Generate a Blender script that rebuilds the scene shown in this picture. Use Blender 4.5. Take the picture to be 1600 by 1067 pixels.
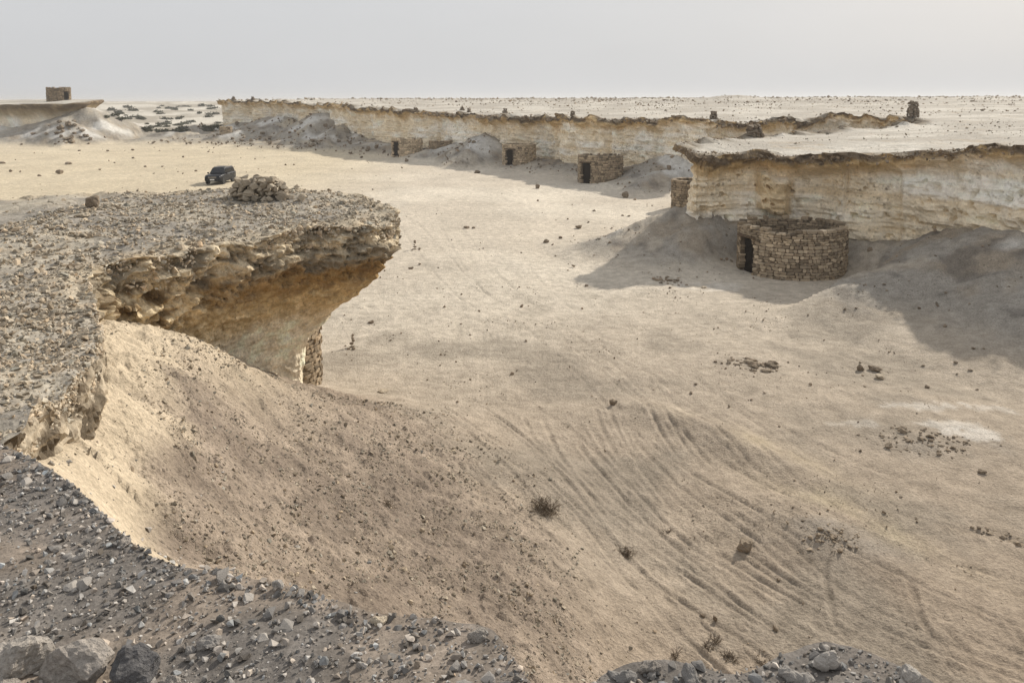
import bpy, bmesh, math, random
import numpy as np
from mathutils import Vector, Matrix, noise as mnoise
from mathutils.geometry import delaunay_2d_cdt
from mathutils.kdtree import KDTree

for o in list(bpy.data.objects):
    bpy.data.objects.remove(o)
scene = bpy.context.scene
COL = scene.collection
R = math.radians

# ------------------------------------------------------------------ camera
EYE = 9.0
PITCH = R(5)                                   # the rest of the downward view is lens shift: walls in the photograph stand upright
V0 = 158 + 1244.0 * math.tan(PITCH)
cam = bpy.data.cameras.new('camera')
cam.lens = 28.0
cam.sensor_width = 36.0
cam.shift_y = -(533.5 - V0) / 1600.0
cam.clip_start = 0.05
cam.clip_end = 20000
camo = bpy.data.objects.new('camera', cam)
COL.objects.link(camo)
camo.location = (0, 0, EYE)
camo.rotation_euler = (math.pi / 2 - PITCH, 0, 0)
scene.camera = camo

# ------------------------------------------------------------------ light
SUN_EL = R(31.5)
SUN_AZ = R(50)          # from +x turned towards +y
sx, sy, sz = math.cos(SUN_EL) * math.cos(SUN_AZ), math.cos(SUN_EL) * math.sin(SUN_AZ), math.sin(SUN_EL)
world = bpy.data.worlds.new('World')
scene.world = world
world.use_nodes = True
wn = world.node_tree.nodes
wl = world.node_tree.links
for n in list(wn):
    wn.remove(n)
w_out = wn.new('ShaderNodeOutputWorld')
w_bg = wn.new('ShaderNodeBackground')
w_sky = wn.new('ShaderNodeTexSky')
w_sky.sky_type = 'NISHITA'
w_sky.sun_disc = False
w_sky.sun_elevation = SUN_EL
w_sky.sun_rotation = math.atan2(sx, sy)
w_sky.air_density = 1.0
w_sky.dust_density = 6.0
w_sky.ozone_density = 1.0
w_mix = wn.new('ShaderNodeMix')
w_mix.data_type = 'RGBA'
w_mix.inputs[0].default_value = 0.92
w_mix.inputs[7].default_value = (6.7, 6.78, 6.92, 1)       # dust veil: one even pale grey over the whole sky
wl.new(w_sky.outputs[0], w_mix.inputs[6])
w_tc = wn.new('ShaderNodeTexCoord'); w_map = wn.new('ShaderNodeMapping'); w_map.inputs['Scale'].default_value = (1.2, 1.2, 3.5)
w_no = wn.new('ShaderNodeTexNoise'); w_no.inputs['Scale'].default_value = 1.4; w_no.inputs['Detail'].default_value = 5.0
w_rp = wn.new('ShaderNodeMapRange'); w_rp.inputs['From Min'].default_value = .3; w_rp.inputs['From Max'].default_value = .7
w_rp.inputs['To Min'].default_value = .955; w_rp.inputs['To Max'].default_value = 1.045
w_mul = wn.new('ShaderNodeVectorMath'); w_mul.operation = 'SCALE'
wl.new(w_tc.outputs['Generated'], w_map.inputs[0]); wl.new(w_map.outputs[0], w_no.inputs['Vector']); wl.new(w_no.outputs['Fac'], w_rp.inputs['Value'])
wl.new(w_mix.outputs[2], w_mul.inputs[0]); wl.new(w_rp.outputs[0], w_mul.inputs['Scale'])
wl.new(w_mul.outputs[0], w_bg.inputs[0])
w_bg.inputs[1].default_value = 0.10
wl.new(w_bg.outputs[0], w_out.inputs[0])
sun = bpy.data.lights.new('sun', 'SUN')
sun.energy = 4.9
sun.angle = R(0.9)
sun.color = (1.0, 0.925, 0.81)
suno = bpy.data.objects.new('sun', sun)
COL.objects.link(suno)
suno.rotation_euler = Vector((sx, sy, sz)).to_track_quat('Z', 'Y').to_euler()
scene.view_settings.view_transform = 'Standard'
scene.view_settings.look = 'None'
scene.view_settings.exposure = 0.0
scene.view_settings.gamma = 1.0
scene.cycles.max_bounces = 6
scene.cycles.diffuse_bounces = 4

HAZE = 0.00035

# ------------------------------------------------------------------ numeric helpers
RNG = np.random.default_rng(7)
random.seed(7)
_perm = np.random.default_rng(3).permutation(512).astype(np.int32)
_perm = np.concatenate([_perm, _perm, _perm])
_ang = np.random.default_rng(4).random(512) * 2 * np.pi
_g2x, _g2y = np.cos(_ang), np.sin(_ang)
_g3 = np.random.default_rng(5).normal(size=(512, 3))
_g3 /= np.linalg.norm(_g3, axis=1)[:, None]

def pn2(x, y):
    x = np.asarray(x, float); y = np.asarray(y, float)
    xi = np.floor(x).astype(np.int64); yi = np.floor(y).astype(np.int64)
    xf = x - xi; yf = y - yi
    u = xf * xf * xf * (xf * (xf * 6 - 15) + 10); v = yf * yf * yf * (yf * (yf * 6 - 15) + 10)
    def g(a, b, dx, dy):
        h = _perm[(_perm[a & 511] + b) & 511]
        return _g2x[h] * dx + _g2y[h] * dy
    n00 = g(xi, yi, xf, yf); n10 = g(xi + 1, yi, xf - 1, yf)
    n01 = g(xi, yi + 1, xf, yf - 1); n11 = g(xi + 1, yi + 1, xf - 1, yf - 1)
    a = n00 + u * (n10 - n00); b = n01 + u * (n11 - n01)
    return (a + v * (b - a)) * 1.5

def pn3(x, y, z):
    x, y, z = np.broadcast_arrays(np.asarray(x, float), np.asarray(y, float), np.asarray(z, float))
    xi = np.floor(x).astype(np.int64); yi = np.floor(y).astype(np.int64); zi = np.floor(z).astype(np.int64)
    xf = x - xi; yf = y - yi; zf = z - zi
    u = xf * xf * (3 - 2 * xf); v = yf * yf * (3 - 2 * yf); w = zf * zf * (3 - 2 * zf)
    def g(a, b, c, dx, dy, dz):
        h = _perm[(_perm[(_perm[a & 511] + b) & 511] + c) & 511]
        G = _g3[h]
        return G[..., 0] * dx + G[..., 1] * dy + G[..., 2] * dz
    def lay(k, dz):
        a = g(xi, yi, zi + k, xf, yf, dz); b = g(xi + 1, yi, zi + k, xf - 1, yf, dz)
        c = g(xi, yi + 1, zi + k, xf, yf - 1, dz); d = g(xi + 1, yi + 1, zi + k, xf - 1, yf - 1, dz)
        p = a + u * (b - a); q = c + u * (d - c)
        return p + v * (q - p)
    l0 = lay(0, zf); l1 = lay(1, zf - 1)
    return (l0 + w * (l1 - l0)) * 1.5

def fbm2(x, y, o=4, gain=0.5):
    s = 0; a = 1
    for k in range(o):
        s = s + a * pn2(x * 2 ** k + 17.3 * k, y * 2 ** k - 9.1 * k); a *= gain
    return s

def fbm3(x, y, z, o=3, gain=0.5):
    s = 0; a = 1
    for k in range(o):
        s = s + a * pn3(x * 2 ** k + 7.7 * k, y * 2 ** k - 3.1 * k, z * 2 ** k + 1.3 * k); a *= gain
    return s

def blocks3(x, y, z):
    """cellular noise: a random value per fracture block (-.5 to .5) and the depth of the crack beside it"""
    xi = np.floor(x).astype(np.int64); yi = np.floor(y).astype(np.int64); zi = np.floor(z).astype(np.int64)
    f1 = np.full(x.shape, 9.0); f2 = np.full(x.shape, 9.0); val = np.zeros(x.shape)
    for a in (-1, 0, 1):
        for b in (-1, 0, 1):
            for c in (-1, 0, 1):
                h = _perm[(_perm[(_perm[(xi + a) & 511] + yi + b) & 511] + zi + c) & 511]
                G = _g3[h] * .38
                d = (xi + a + .5 + G[..., 0] - x) ** 2 + (yi + b + .5 + G[..., 1] - y) ** 2 + (zi + c + .5 + G[..., 2] - z) ** 2
                m = d < f1
                f2 = np.where(m, f1, np.minimum(f2, d)); f1 = np.where(m, d, f1); val = np.where(m, h / 511.0 - .5, val)
    return val, np.clip(1 - (np.sqrt(f2) - np.sqrt(f1)) / .18, 0, 1)

def sstep(a, b, x):
    t = np.clip((x - a) / (b - a), 0, 1)
    return t * t * (3 - 2 * t)

def smax(a, b, k):
    h = np.clip(0.5 + 0.5 * (a - b) / k, 0, 1)
    return b + (a - b) * h + k * h * (1 - h)

CP, SP = math.cos(PITCH), math.sin(PITCH)
def Pd(u, v, d):
    """point seen at photo pixel (u, v) at forward distance d"""
    a = (u - 800) / 1244.0; b = (V0 - v) / 1244.0
    t = d / (CP + b * SP)
    return np.array([a * t, d, EYE + t * (-SP + b * CP)])
def Pz(u, v, z):
    a = (u - 800) / 1244.0; b = (V0 - v) / 1244.0
    t = (z - EYE) / (-SP + b * CP)
    return np.array([a * t, t * (CP + b * SP), z])

def catmull(pts, closed, step_fn):
    """smooth curve through rows of pts (any number of columns, first two are x, y), resampled by step_fn(x, y)"""
    pts = np.asarray(pts, float); n = len(pts); out = []
    m = n if closed else n - 1
    for i in range(m):
        p1, p2 = pts[i], pts[(i + 1) % n]
        p0 = pts[(i - 1) % n] if closed or i > 0 else p1
        p3 = pts[(i + 2) % n] if closed or i < n - 2 else p2
        L = np.linalg.norm(p2[:2] - p1[:2])
        k = max(1, int(L / step_fn(*(0.5 * (p1[:2] + p2[:2])))))
        t = (np.arange(k) / k)[:, None]
        la = np.linalg.norm(p2[:2] - p0[:2]) + 1e-6
        # finite difference tangents scaled by chord length keep uneven spacing from overshooting
        d01 = np.linalg.norm(p1[:2] - p0[:2]) + 1e-6; d23 = np.linalg.norm(p3[:2] - p2[:2]) + 1e-6; L_ = L + 1e-6
        m1 = ((p2 - p1) / L_ * d01 + (p1 - p0) / d01 * L_) / (d01 + L_) * L_
        m2 = ((p3 - p2) / d23 * L_ + (p2 - p1) / L_ * d23) / (d23 + L_) * L_
        out.append((2 * t**3 - 3 * t**2 + 1) * p1 + (t**3 - 2 * t**2 + t) * m1 + (-2 * t**3 + 3 * t**2) * p2 + (t**3 - t**2) * m2)
    if not closed:
        out.append(pts[-1:])
    return np.concatenate(out)

def inside(poly, x, y):
    c = np.zeros(x.shape, bool)
    px, py = poly[:, 0], poly[:, 1]
    qx, qy = np.roll(px, -1), np.roll(py, -1)
    for i in range(len(px)):
        if py[i] == qy[i]:
            continue
        m = ((py[i] > y) != (qy[i] > y))
        if m.any():
            c ^= m & (x < (qx[i] - px[i]) * (y - py[i]) / (qy[i] - py[i]) + px[i])
    return c

def nearest(poly, x, y, chunk=40000):
    """distance to, and (fractional) index on, a closed polyline"""
    px, py = poly[:, 0], poly[:, 1]
    qx, qy = np.roll(px, -1), np.roll(py, -1)
    dx, dy = qx - px, qy - py; L2 = dx * dx + dy * dy + 1e-9
    D = np.empty(x.shape); S = np.empty(x.shape)
    for i in range(0, len(x), chunk):
        X = x[i:i + chunk, None]; Y = y[i:i + chunk, None]
        t = np.clip(((X - px) * dx + (Y - py) * dy) / L2, 0, 1)
        d2 = (X - px - t * dx) ** 2 + (Y - py - t * dy) ** 2
        k = d2.argmin(1); r = np.arange(len(k))
        D[i:i + chunk] = np.sqrt(d2[r, k]); S[i:i + chunk] = k + t[r, k]
    return D, S

class Outline:
    """closed curve with fast distance, position along it and side"""
    def __init__(self, poly):
        self.p = poly; n = len(poly)
        self.kd = KDTree(n)
        for i, q in enumerate(poly): self.kd.insert((float(q[0]), float(q[1]), 0.0), i)
        self.kd.balance()
        C = poly[:, :2]
        area = np.sum(C[:, 0] * np.roll(C[:, 1], -1) - np.roll(C[:, 0], -1) * C[:, 1])
        T = np.roll(C, -1, 0) - C; T = T / (np.linalg.norm(T, axis=1)[:, None] + 1e-9)
        self.sn = np.stack([T[:, 1], -T[:, 0]], 1) * (1 if area > 0 else -1)      # outward, per segment
        vn = self.sn + np.roll(self.sn, 1, 0); self.vn = vn / (np.linalg.norm(vn, axis=1)[:, None] + 1e-9)
    def query(self, x, y):
        f = self.kd.find; n = len(self.p)
        k = np.fromiter((f((a, b, 0.0))[1] for a, b in zip(x.tolist(), y.tolist())), np.int64, len(x))
        best = None
        for seg in ((k - 1) % n, k):
            a = self.p[seg, :2]; b = self.p[(seg + 1) % n, :2]; e = b - a
            t = np.clip(((x - a[:, 0]) * e[:, 0] + (y - a[:, 1]) * e[:, 1]) / (e[:, 0] ** 2 + e[:, 1] ** 2 + 1e-9), 0, 1)
            dx, dy = x - a[:, 0] - t * e[:, 0], y - a[:, 1] - t * e[:, 1]
            d = np.hypot(dx, dy)
            nn = np.where(((t > 0) & (t < 1))[:, None], self.sn[seg], self.vn[k])
            side = dx * nn[:, 0] + dy * nn[:, 1] < 0
            if best is None: best = [d, seg + t, side]
            else:
                m = d < best[0]
                best = [np.where(m, d, best[0]), np.where(m, seg + t, best[1]), np.where(m, side, best[2])]
        return best[0], best[1] % n, best[2]

# ------------------------------------------------------------------ materials
def nodes(name):
    m = bpy.data.materials.new(name); m.use_nodes = True
    nt = m.node_tree
    b = nt.nodes['Principled BSDF']
    return m, nt, b
def N(nt, typ, **kw):
    n = nt.nodes.new(typ)
    for k, v in kw.items():
        if k.startswith('i_'):
            n.inputs[k[2:].replace('_', ' ')].default_value = v
        else:
            setattr(n, k, v)
    return n
def ramp(nt, src, stops):
    r = nt.nodes.new('ShaderNodeValToRGB')
    el = r.color_ramp.elements
    el[0].position, el[0].color = stops[0][0], (*stops[0][1], 1)
    el[1].position, el[1].color = stops[-1][0], (*stops[-1][1], 1)
    for p, c in stops[1:-1]:
        e = el.new(p); e.color = (*c, 1)
    nt.links.new(src, r.inputs[0])
    return r.outputs[0]
def mixc(nt, a, b, fac, mode='MIX'):
    m = nt.nodes.new('ShaderNodeMix'); m.data_type = 'RGBA'; m.blend_type = mode
    for s, v in ((0, fac), (6, a), (7, b)):
        if isinstance(v, (int, float)):
            m.inputs[s].default_value = v
        elif isinstance(v, tuple):
            m.inputs[s].default_value = (*v, 1)
        else:
            nt.links.new(v, m.inputs[s])
    return m.outputs[2]
def math_(nt, op, a, b=None):
    m = nt.nodes.new('ShaderNodeMath'); m.operation = op
    for s, v in ((0, a), (1, b)):
        if v is None: continue
        if isinstance(v, (int, float)): m.inputs[s].default_value = v
        else: nt.links.new(v, m.inputs[s])
    return m.outputs[0]
def g3(v): return (v, v, v)

def terrain_mat(name, n_fine=26.0, n_mid=3.0, contrast=0.35, bump=0.6, bdist=0.03, speck=18.0, speck_col=(0.10, 0.085, 0.07), strata=0.0, grain=2.7, pick_at=0.45):
    m, nt, b = nodes(name)
    tc = N(nt, 'ShaderNodeTexCoord').outputs['Object']
    at = N(nt, 'ShaderNodeAttribute', attribute_name='Col')
    gr = N(nt, 'ShaderNodeAttribute', attribute_name='grv')
    nf = N(nt, 'ShaderNodeTexNoise', i_Scale=n_fine, i_Detail=5.0, i_Roughness=0.65)
    nm = N(nt, 'ShaderNodeTexNoise', i_Scale=n_mid, i_Detail=5.0, i_Roughness=0.6)
    vo = N(nt, 'ShaderNodeTexVoronoi', i_Scale=speck)
    vo.inputs['Randomness'].default_value = 1.0
    for q in (nf, nm, vo): nt.links.new(tc, q.inputs['Vector'])
    lo, hi = 1 - contrast, 1 + contrast
    c = mixc(nt, at.outputs['Color'], ramp(nt, nf.outputs['Fac'], [(0.3, g3(lo)), (0.7, g3(min(hi, 1.25)))]), 1.0, 'MULTIPLY')
    c = mixc(nt, c, ramp(nt, nm.outputs['Fac'], [(0.3, (lo, lo * .99, lo * .97)), (0.7, g3(min(hi, 1.2)))]), 0.8, 'MULTIPLY')
    # small dark chips, only where the ground is stony
    sp = ramp(nt, vo.outputs['Distance'], [(0.16, g3(1)), (0.26, g3(0))])
    pick = ramp(nt, vo.outputs['Color'], [(pick_at, g3(0)), (pick_at + .05, g3(1))])
    f = math_(nt, 'MULTIPLY', math_(nt, 'MULTIPLY', sp, pick), math_(nt, 'MULTIPLY', gr.outputs['Fac'], 0.75))
    c = mixc(nt, c, speck_col, f)
    # finer grit, dark and light
    v2 = N(nt, 'ShaderNodeTexVoronoi', i_Scale=speck * grain); nt.links.new(tc, v2.inputs['Vector'])
    s2 = math_(nt, 'MULTIPLY', ramp(nt, v2.outputs['Distance'], [(0.25, g3(1)), (0.42, g3(0))]), math_(nt, 'MULTIPLY', gr.outputs['Fac'], 0.7))
    c = mixc(nt, c, mixc(nt, c, ramp(nt, v2.outputs['Color'], [(0.25, g3(.35)), (0.6, g3(.9)), (0.8, g3(1.5))]), 1.0, 'MULTIPLY'), s2)
    if strata:
        mp = N(nt, 'ShaderNodeMapping'); mp.inputs['Scale'].default_value = (.22, .22, 3.2)
        nt.links.new(tc, mp.inputs['Vector'])
        ns = N(nt, 'ShaderNodeTexNoise', i_Scale=1.6, i_Detail=6.0, i_Roughness=0.7); nt.links.new(mp.outputs[0], ns.inputs['Vector'])
        c = mixc(nt, c, (.42, .29, .15), math_(nt, 'MULTIPLY', ramp(nt, ns.outputs['Fac'], [(0.56, g3(0)), (0.68, g3(1))]), strata))
        line = ramp(nt, ns.outputs['Fac'], [(0.40, g3(0)), (0.415, g3(1)), (0.43, g3(0))])
        c = mixc(nt, c, (.20, .14, .08), math_(nt, 'MULTIPLY', line, strata))
    nt.links.new(c, b.inputs['Base Color'])
    b.inputs['Roughness'].default_value = 0.95
    b.inputs['Specular IOR Level'].default_value = 0.1
    h = math_(nt, 'ADD', math_(nt, 'MULTIPLY', nf.outputs['Fac'], 0.5), nm.outputs['Fac'])
    h = math_(nt, 'ADD', h, math_(nt, 'MULTIPLY', f, 0.5))
    bp = N(nt, 'ShaderNodeBump'); bp.inputs['Strength'].default_value = bump; bp.inputs['Distance'].default_value = bdist
    nt.links.new(h, bp.inputs['Height']); nt.links.new(bp.outputs[0], b.inputs['Normal'])
    return m

def stone_mat(name, c0, c1, rough=0.9, scale=14.0, bump=0.5, dist=0.02):
    """colour between c0 and c1 by object and by the Col attribute of each stone"""
    m, nt, b = nodes(name)
    tc = N(nt, 'ShaderNodeTexCoord').outputs['Object']
    oi = N(nt, 'ShaderNodeObjectInfo')
    at = N(nt, 'ShaderNodeAttribute', attribute_name='Col')
    nf = N(nt, 'ShaderNodeTexNoise', i_Scale=scale, i_Detail=6.0, i_Roughness=0.65)
    nt.links.new(tc, nf.inputs['Vector'])
    c = mixc(nt, c0, c1, oi.outputs['Random'])
    c = mixc(nt, c, at.outputs['Color'], 1.0, 'MULTIPLY')
    c = mixc(nt, c, ramp(nt, nf.outputs['Fac'], [(0.3, g3(0.6)), (0.7, g3(1.2))]), 1.0, 'MULTIPLY')
    nt.links.new(c, b.inputs['Base Color'])
    b.inputs['Roughness'].default_value = rough
    b.inputs['Specular IOR Level'].default_value = 0.2
    bp = N(nt, 'ShaderNodeBump'); bp.inputs['Strength'].default_value = bump; bp.inputs['Distance'].default_value = dist
    nt.links.new(nf.outputs['Fac'], bp.inputs['Height']); nt.links.new(bp.outputs[0], b.inputs['Normal'])
    return m

def plain(name, col, rough=0.5, metal=0.0, spec=0.5, noise_amt=0.12, scale=20, coat=0.0):
    m, nt, b = nodes(name)
    tc = N(nt, 'ShaderNodeTexCoord').outputs['Object']
    nf = N(nt, 'ShaderNodeTexNoise', i_Scale=float(scale), i_Detail=4.0)
    nt.links.new(tc, nf.inputs['Vector'])
    c = mixc(nt, col, ramp(nt, nf.outputs['Fac'], [(0.3, g3(1 - noise_amt)), (0.7, g3(1 + noise_amt))]), 1.0, 'MULTIPLY')
    nt.links.new(c, b.inputs['Base Color'])
    b.inputs['Roughness'].default_value = rough; b.inputs['Metallic'].default_value = metal
    b.inputs['Specular IOR Level'].default_value = spec; b.inputs['Coat Weight'].default_value = coat
    return m

M_SAND = terrain_mat('sand', n_fine=17, n_mid=2.2, contrast=0.26, bump=1.0, bdist=0.10, speck=9)
M_CLIFF = terrain_mat('limestone_cliff', n_fine=7, n_mid=1.6, contrast=0.16, bump=1.0, bdist=0.12, speck=2.6, speck_col=(0.12, 0.08, 0.045), strata=0.38, grain=2.3, pick_at=0.36)
M_PROM = terrain_mat('weathered_limestone', n_fine=16, n_mid=3.0, contrast=0.3, bump=0.8, bdist=0.05, speck=7, speck_col=(0.11, 0.08, 0.05), strata=0.35)
M_LEDGE = terrain_mat('gravel_earth', n_fine=60, n_mid=7, contrast=0.3, bump=0.7, bdist=0.012, speck=60, speck_col=(0.06, 0.06, 0.065))
M_GRAVEL = stone_mat('grey_limestone_rubble', (0.18, 0.172, 0.165), (0.45, 0.415, 0.375), scale=40, dist=0.006)
M_DARKGREY = stone_mat('dark_grey_stone', (0.10, 0.10, 0.105), (0.14, 0.135, 0.135), scale=16, dist=0.02, bump=0.8)
M_TANROCK = stone_mat('tan_limestone_rubble', (0.44, 0.37, 0.28), (0.56, 0.48, 0.37), scale=18, dist=0.015)
M_DARKROCK = stone_mat('brown_weathered_rock', (0.20, 0.155, 0.11), (0.29, 0.235, 0.175), scale=12, dist=0.03)
M_BOULDER = stone_mat('pale_boulder', (0.40, 0.36, 0.32), (0.52, 0.475, 0.42), scale=16, dist=0.02, bump=0.9)
M_MASON = stone_mat('masonry_stone', (0.27, 0.21, 0.145), (0.57, 0.465, 0.335), scale=12, dist=0.015)
M_CORE = plain('mud_mortar', (0.13, 0.10, 0.07), 0.95, spec=0.1, noise_amt=0.3, scale=8)
M_TWIG = plain('dry_twig', (0.16, 0.125, 0.09), 0.9, spec=0.1, noise_amt=0.3, scale=30)
M_BUSH = plain('desert_bush_leaf', (0.085, 0.085, 0.055), 0.9, spec=0.1, noise_amt=0.4, scale=3)
M_DOORWAY_SHADE = plain('doorway_shade_black', (.022, .017, .013), 0.95, spec=0.05, noise_amt=0.3, scale=10)  # near-black colour standing in for the shade inside hut doorways
M_WOOD = plain('old_timber', (0.12, 0.085, 0.055), 0.9, spec=0.1, noise_amt=0.3, scale=10)

# ------------------------------------------------------------------ object helpers
def link(o, parent=None):
    COL.objects.link(o)
    if parent is not None: o.parent = parent
    return o
def tag(o, label=None, cat=None, group=None, kind=None):
    if label: o['label'] = label
    if cat: o['category'] = cat
    if group: o['group'] = group
    if kind: o['kind'] = kind
    return o
def empty(name, loc, rz=0.0):
    o = bpy.data.objects.new(name, None); o.empty_display_size = 0.2
    COL.objects.link(o); o.location = [float(c) for c in loc]; o.rotation_euler = (0, 0, rz)
    return o
def np_mesh(name, verts, faces, mat, col=None, grv=None, smooth=False):
    """faces: (n,3) or (n,4) int array, or list of such arrays"""
    me = bpy.data.meshes.new(name)
    fl = faces if isinstance(faces, list) else [faces]
    verts = np.asarray(verts, np.float32)
    me.vertices.add(len(verts)); me.vertices.foreach_set('co', verts.ravel())
    li = np.concatenate([f.ravel() for f in fl]).astype(np.int32)
    tot = np.concatenate([np.full(len(f), f.shape[1], np.int32) for f in fl])
    me.loops.add(len(li)); me.loops.foreach_set('vertex_index', li)
    me.polygons.add(len(tot))
    me.polygons.foreach_set('loop_start', np.concatenate([[0], np.cumsum(tot)[:-1]]).astype(np.int32))
    me.polygons.foreach_set('loop_total', tot)
    me.polygons.foreach_set('use_smooth', np.full(len(tot), smooth))
    me.update(calc_edges=True); me.validate()
    if col is not None:
        a = me.attributes.new('Col', 'FLOAT_COLOR', 'POINT')
        c4 = np.ones((len(verts), 4), np.float32); c4[:, :3] = col
        a.data.foreach_set('color', c4.ravel())
    if grv is not None:
        a = me.attributes.new('grv', 'FLOAT', 'POINT'); a.data.foreach_set('value', np.asarray(grv, np.float32))
    if mat: me.materials.append(mat)
    return me
def np_obj(name, verts, faces, mat, parent=None, **kw):
    return link(bpy.data.objects.new(name, np_mesh(name, verts, faces, mat, **kw)), parent)
def bm_obj(name, bm, mat, parent=None, smooth=False):
    me = bpy.data.meshes.new(name); bm.normal_update(); bm.to_mesh(me); bm.free()
    if mat: me.materials.append(mat)
    for p in me.polygons: p.use_smooth = smooth
    return link(bpy.data.objects.new(name, me), parent)

# ------------------------------------------------------------------ stones
def hull_stone(rng, n=16, flat=0.7):
    """angular chip: hull of random points, unit size"""
    p = rng.normal(size=(n, 3)); p /= np.linalg.norm(p, axis=1)[:, None]
    p *= rng.uniform(0.8, 1.0, (n, 1)); p *= np.array([0.5, 0.5 * rng.uniform(0.65, 1.0), 0.5 * flat * rng.uniform(0.75, 1.15)])
    bm = bmesh.new()
    for q in p: bm.verts.new(q)
    r = bmesh.ops.convex_hull(bm, input=bm.verts)
    bmesh.ops.delete(bm, geom=[v for v in bm.verts if not v.link_faces], context='VERTS')
    bmesh.ops.triangulate(bm, faces=bm.faces)
    bmesh.ops.recalc_face_normals(bm, faces=bm.faces)
    bm.verts.index_update()
    V = np.array([v.co[:] for v in bm.verts]); F = np.array([[v.index for v in f.verts] for f in bm.faces])
    bm.free()
    return V, F
_sr = np.random.default_rng(21)
CHIPS = [hull_stone(_sr, 9, 0.6) for _ in range(16)]        # about 14 triangles
CHUNKS = [hull_stone(_sr, 16, 0.7) for _ in range(16)]      # about 28 triangles

def rot_mats(n, rng, tilt=1.0):
    a = rng.uniform(0, 2 * np.pi, n); b = rng.normal(0, 0.5, n) * tilt; c = rng.normal(0, 0.5, n) * tilt
    ca, sa, cb, sb, cc, sc = np.cos(a), np.sin(a), np.cos(b), np.sin(b), np.cos(c), np.sin(c)
    Rz = np.zeros((n, 3, 3)); Rz[:, 0, 0] = ca; Rz[:, 0, 1] = -sa; Rz[:, 1, 0] = sa; Rz[:, 1, 1] = ca; Rz[:, 2, 2] = 1
    Rx = np.zeros((n, 3, 3)); Rx[:, 1, 1] = cb; Rx[:, 1, 2] = -sb; Rx[:, 2, 1] = sb; Rx[:, 2, 2] = cb; Rx[:, 0, 0] = 1
    Ry = np.zeros((n, 3, 3)); Ry[:, 0, 0] = cc; Ry[:, 0, 2] = sc; Ry[:, 2, 0] = -sc; Ry[:, 2, 2] = cc; Ry[:, 1, 1] = 1
    return Rz @ Rx @ Ry

def stone_soup(name, pos, size, col, mat, lib, rng, parent=None, sink=0.15, kind='stuff', tilt=1.0):
    """many stones baked into one mesh; pos (n,3), size (n,), col (n,3)"""
    n = len(pos); which = rng.integers(0, len(lib), n); RM = rot_mats(n, rng, tilt)
    VV, FF, CC = [], [], []; off = 0
    for k, (V, F) in enumerate(lib):
        ii = np.nonzero(which == k)[0]
        if not len(ii): continue
        W = np.einsum('nij,vj->nvi', RM[ii], V) * size[ii, None, None]
        W = W + pos[ii, None, :] + np.array([0, 0, 1.0]) * (size[ii] * (0.3 - sink))[:, None, None]
        VV.append(W.reshape(-1, 3)); nv = len(V)
        FF.append((F[None] + (np.arange(len(ii)) * nv)[:, None, None]).reshape(-1, 3) + off)
        CC.append(np.repeat(col[ii], nv, axis=0)); off += len(ii) * nv
    o = np_obj(name, np.concatenate(VV), np.concatenate(FF), mat, parent, col=np.concatenate(CC))
    if kind: o['kind'] = kind
    return o

def rock_mesh(name, seed, mat, flat=0.75, sub=2, rough=0.06, col=(1, 1, 1), n=15):
    """a boulder: angular hull, cut finer, edges worn and surface pitted; unit size, base at z = 0"""
    rng = np.random.default_rng(seed)
    V, F = hull_stone(rng, n, flat)
    bm = bmesh.new()
    vs = [bm.verts.new(v) for v in V]
    for f in F: bm.faces.new([vs[i] for i in f])
    for k in range(sub):
        bmesh.ops.subdivide_edges(bm, edges=bm.edges, cuts=1, use_grid_fill=True)
        if k == 0: bmesh.ops.smooth_vert(bm, verts=bm.verts, factor=0.35 if sub > 1 else 0.1, use_axis_x=True, use_axis_y=True, use_axis_z=True)
    bmesh.ops.triangulate(bm, faces=bm.faces)
    bm.normal_update()
    P = np.array([v.co[:] for v in bm.verts]); Nn = np.array([v.normal[:] for v in bm.verts])
    d = fbm3(P[:, 0] * 3.5 + seed, P[:, 1] * 3.5, P[:, 2] * 3.5, 4, 0.6) * rough
    P = P + Nn * d[:, None]
    P[:, 2] -= P[:, 2].min(); 
    bm.verts.index_update()
    F = np.array([[v.index for v in f.verts] for f in bm.faces]); bm.free()
    return np_mesh(name, P, F, mat, col=np.tile(np.array(col, float), (len(P), 1)))

# ------------------------------------------------------------------ outlines of the high ground
# long plateau on the right and in the distance: (photo column, photo row of the lip, forward distance, talus height, talus width)
PLAT = [(345, 158, 190, 4.2, 30), (380, 159, 188, 4.2, 30), (440, 160, 180, 4.0, 28), (500, 163, 168, 3.6, 22),
        (560, 167, 152, 2.8, 18), (620, 172, 136, 1.6, 9), (660, 176, 130, 1.4, 8), (700, 178, 125, 2.4, 9),
        (760, 181, 118, 2.4, 9), (800, 183, 112, 1.5, 7), (850, 184, 106, 1.6, 8), (900, 186, 98, 1.4, 7),
        (960, 187, 92, 1.5, 7), (1020, 187, 87, 2.6, 9), (1100, 187, 82, 2.6, 8), (1118, 192, 84, 2, 6), (1200, 189, 86, 2, 6),
        (1300, 184, 88, 2, 6), (1400, 184, 86, 2, 6), (1436, 190, 81, 2, 6), (1415, 196, 78, 2, 6), (1330, 204, 73, 2, 6),
        (1250, 210, 67, 2, 6), (1150, 217, 57.5, 2, 6), (1090, 223, 50.5, 3, 6), (1064, 232, 47, 3.2, 8), (1085, 238, 45.6, 2.9, 7),
        (1130, 240, 45.9, 2.2, 6), (1180, 241, 46.0, 1.4, 4), (1240, 245, 45.4, 1.2, 4), (1310, 247, 43.0, 1.7, 5),
        (1400, 242, 41.8, 2.0, 6), (1480, 236, 39.6, 3.3, 9), (1600, 229, 35.6, 3.6, 11)]
plat_ctrl = [[*Pd(u, v, d), h, w] for u, v, d, h, w in PLAT]
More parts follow.
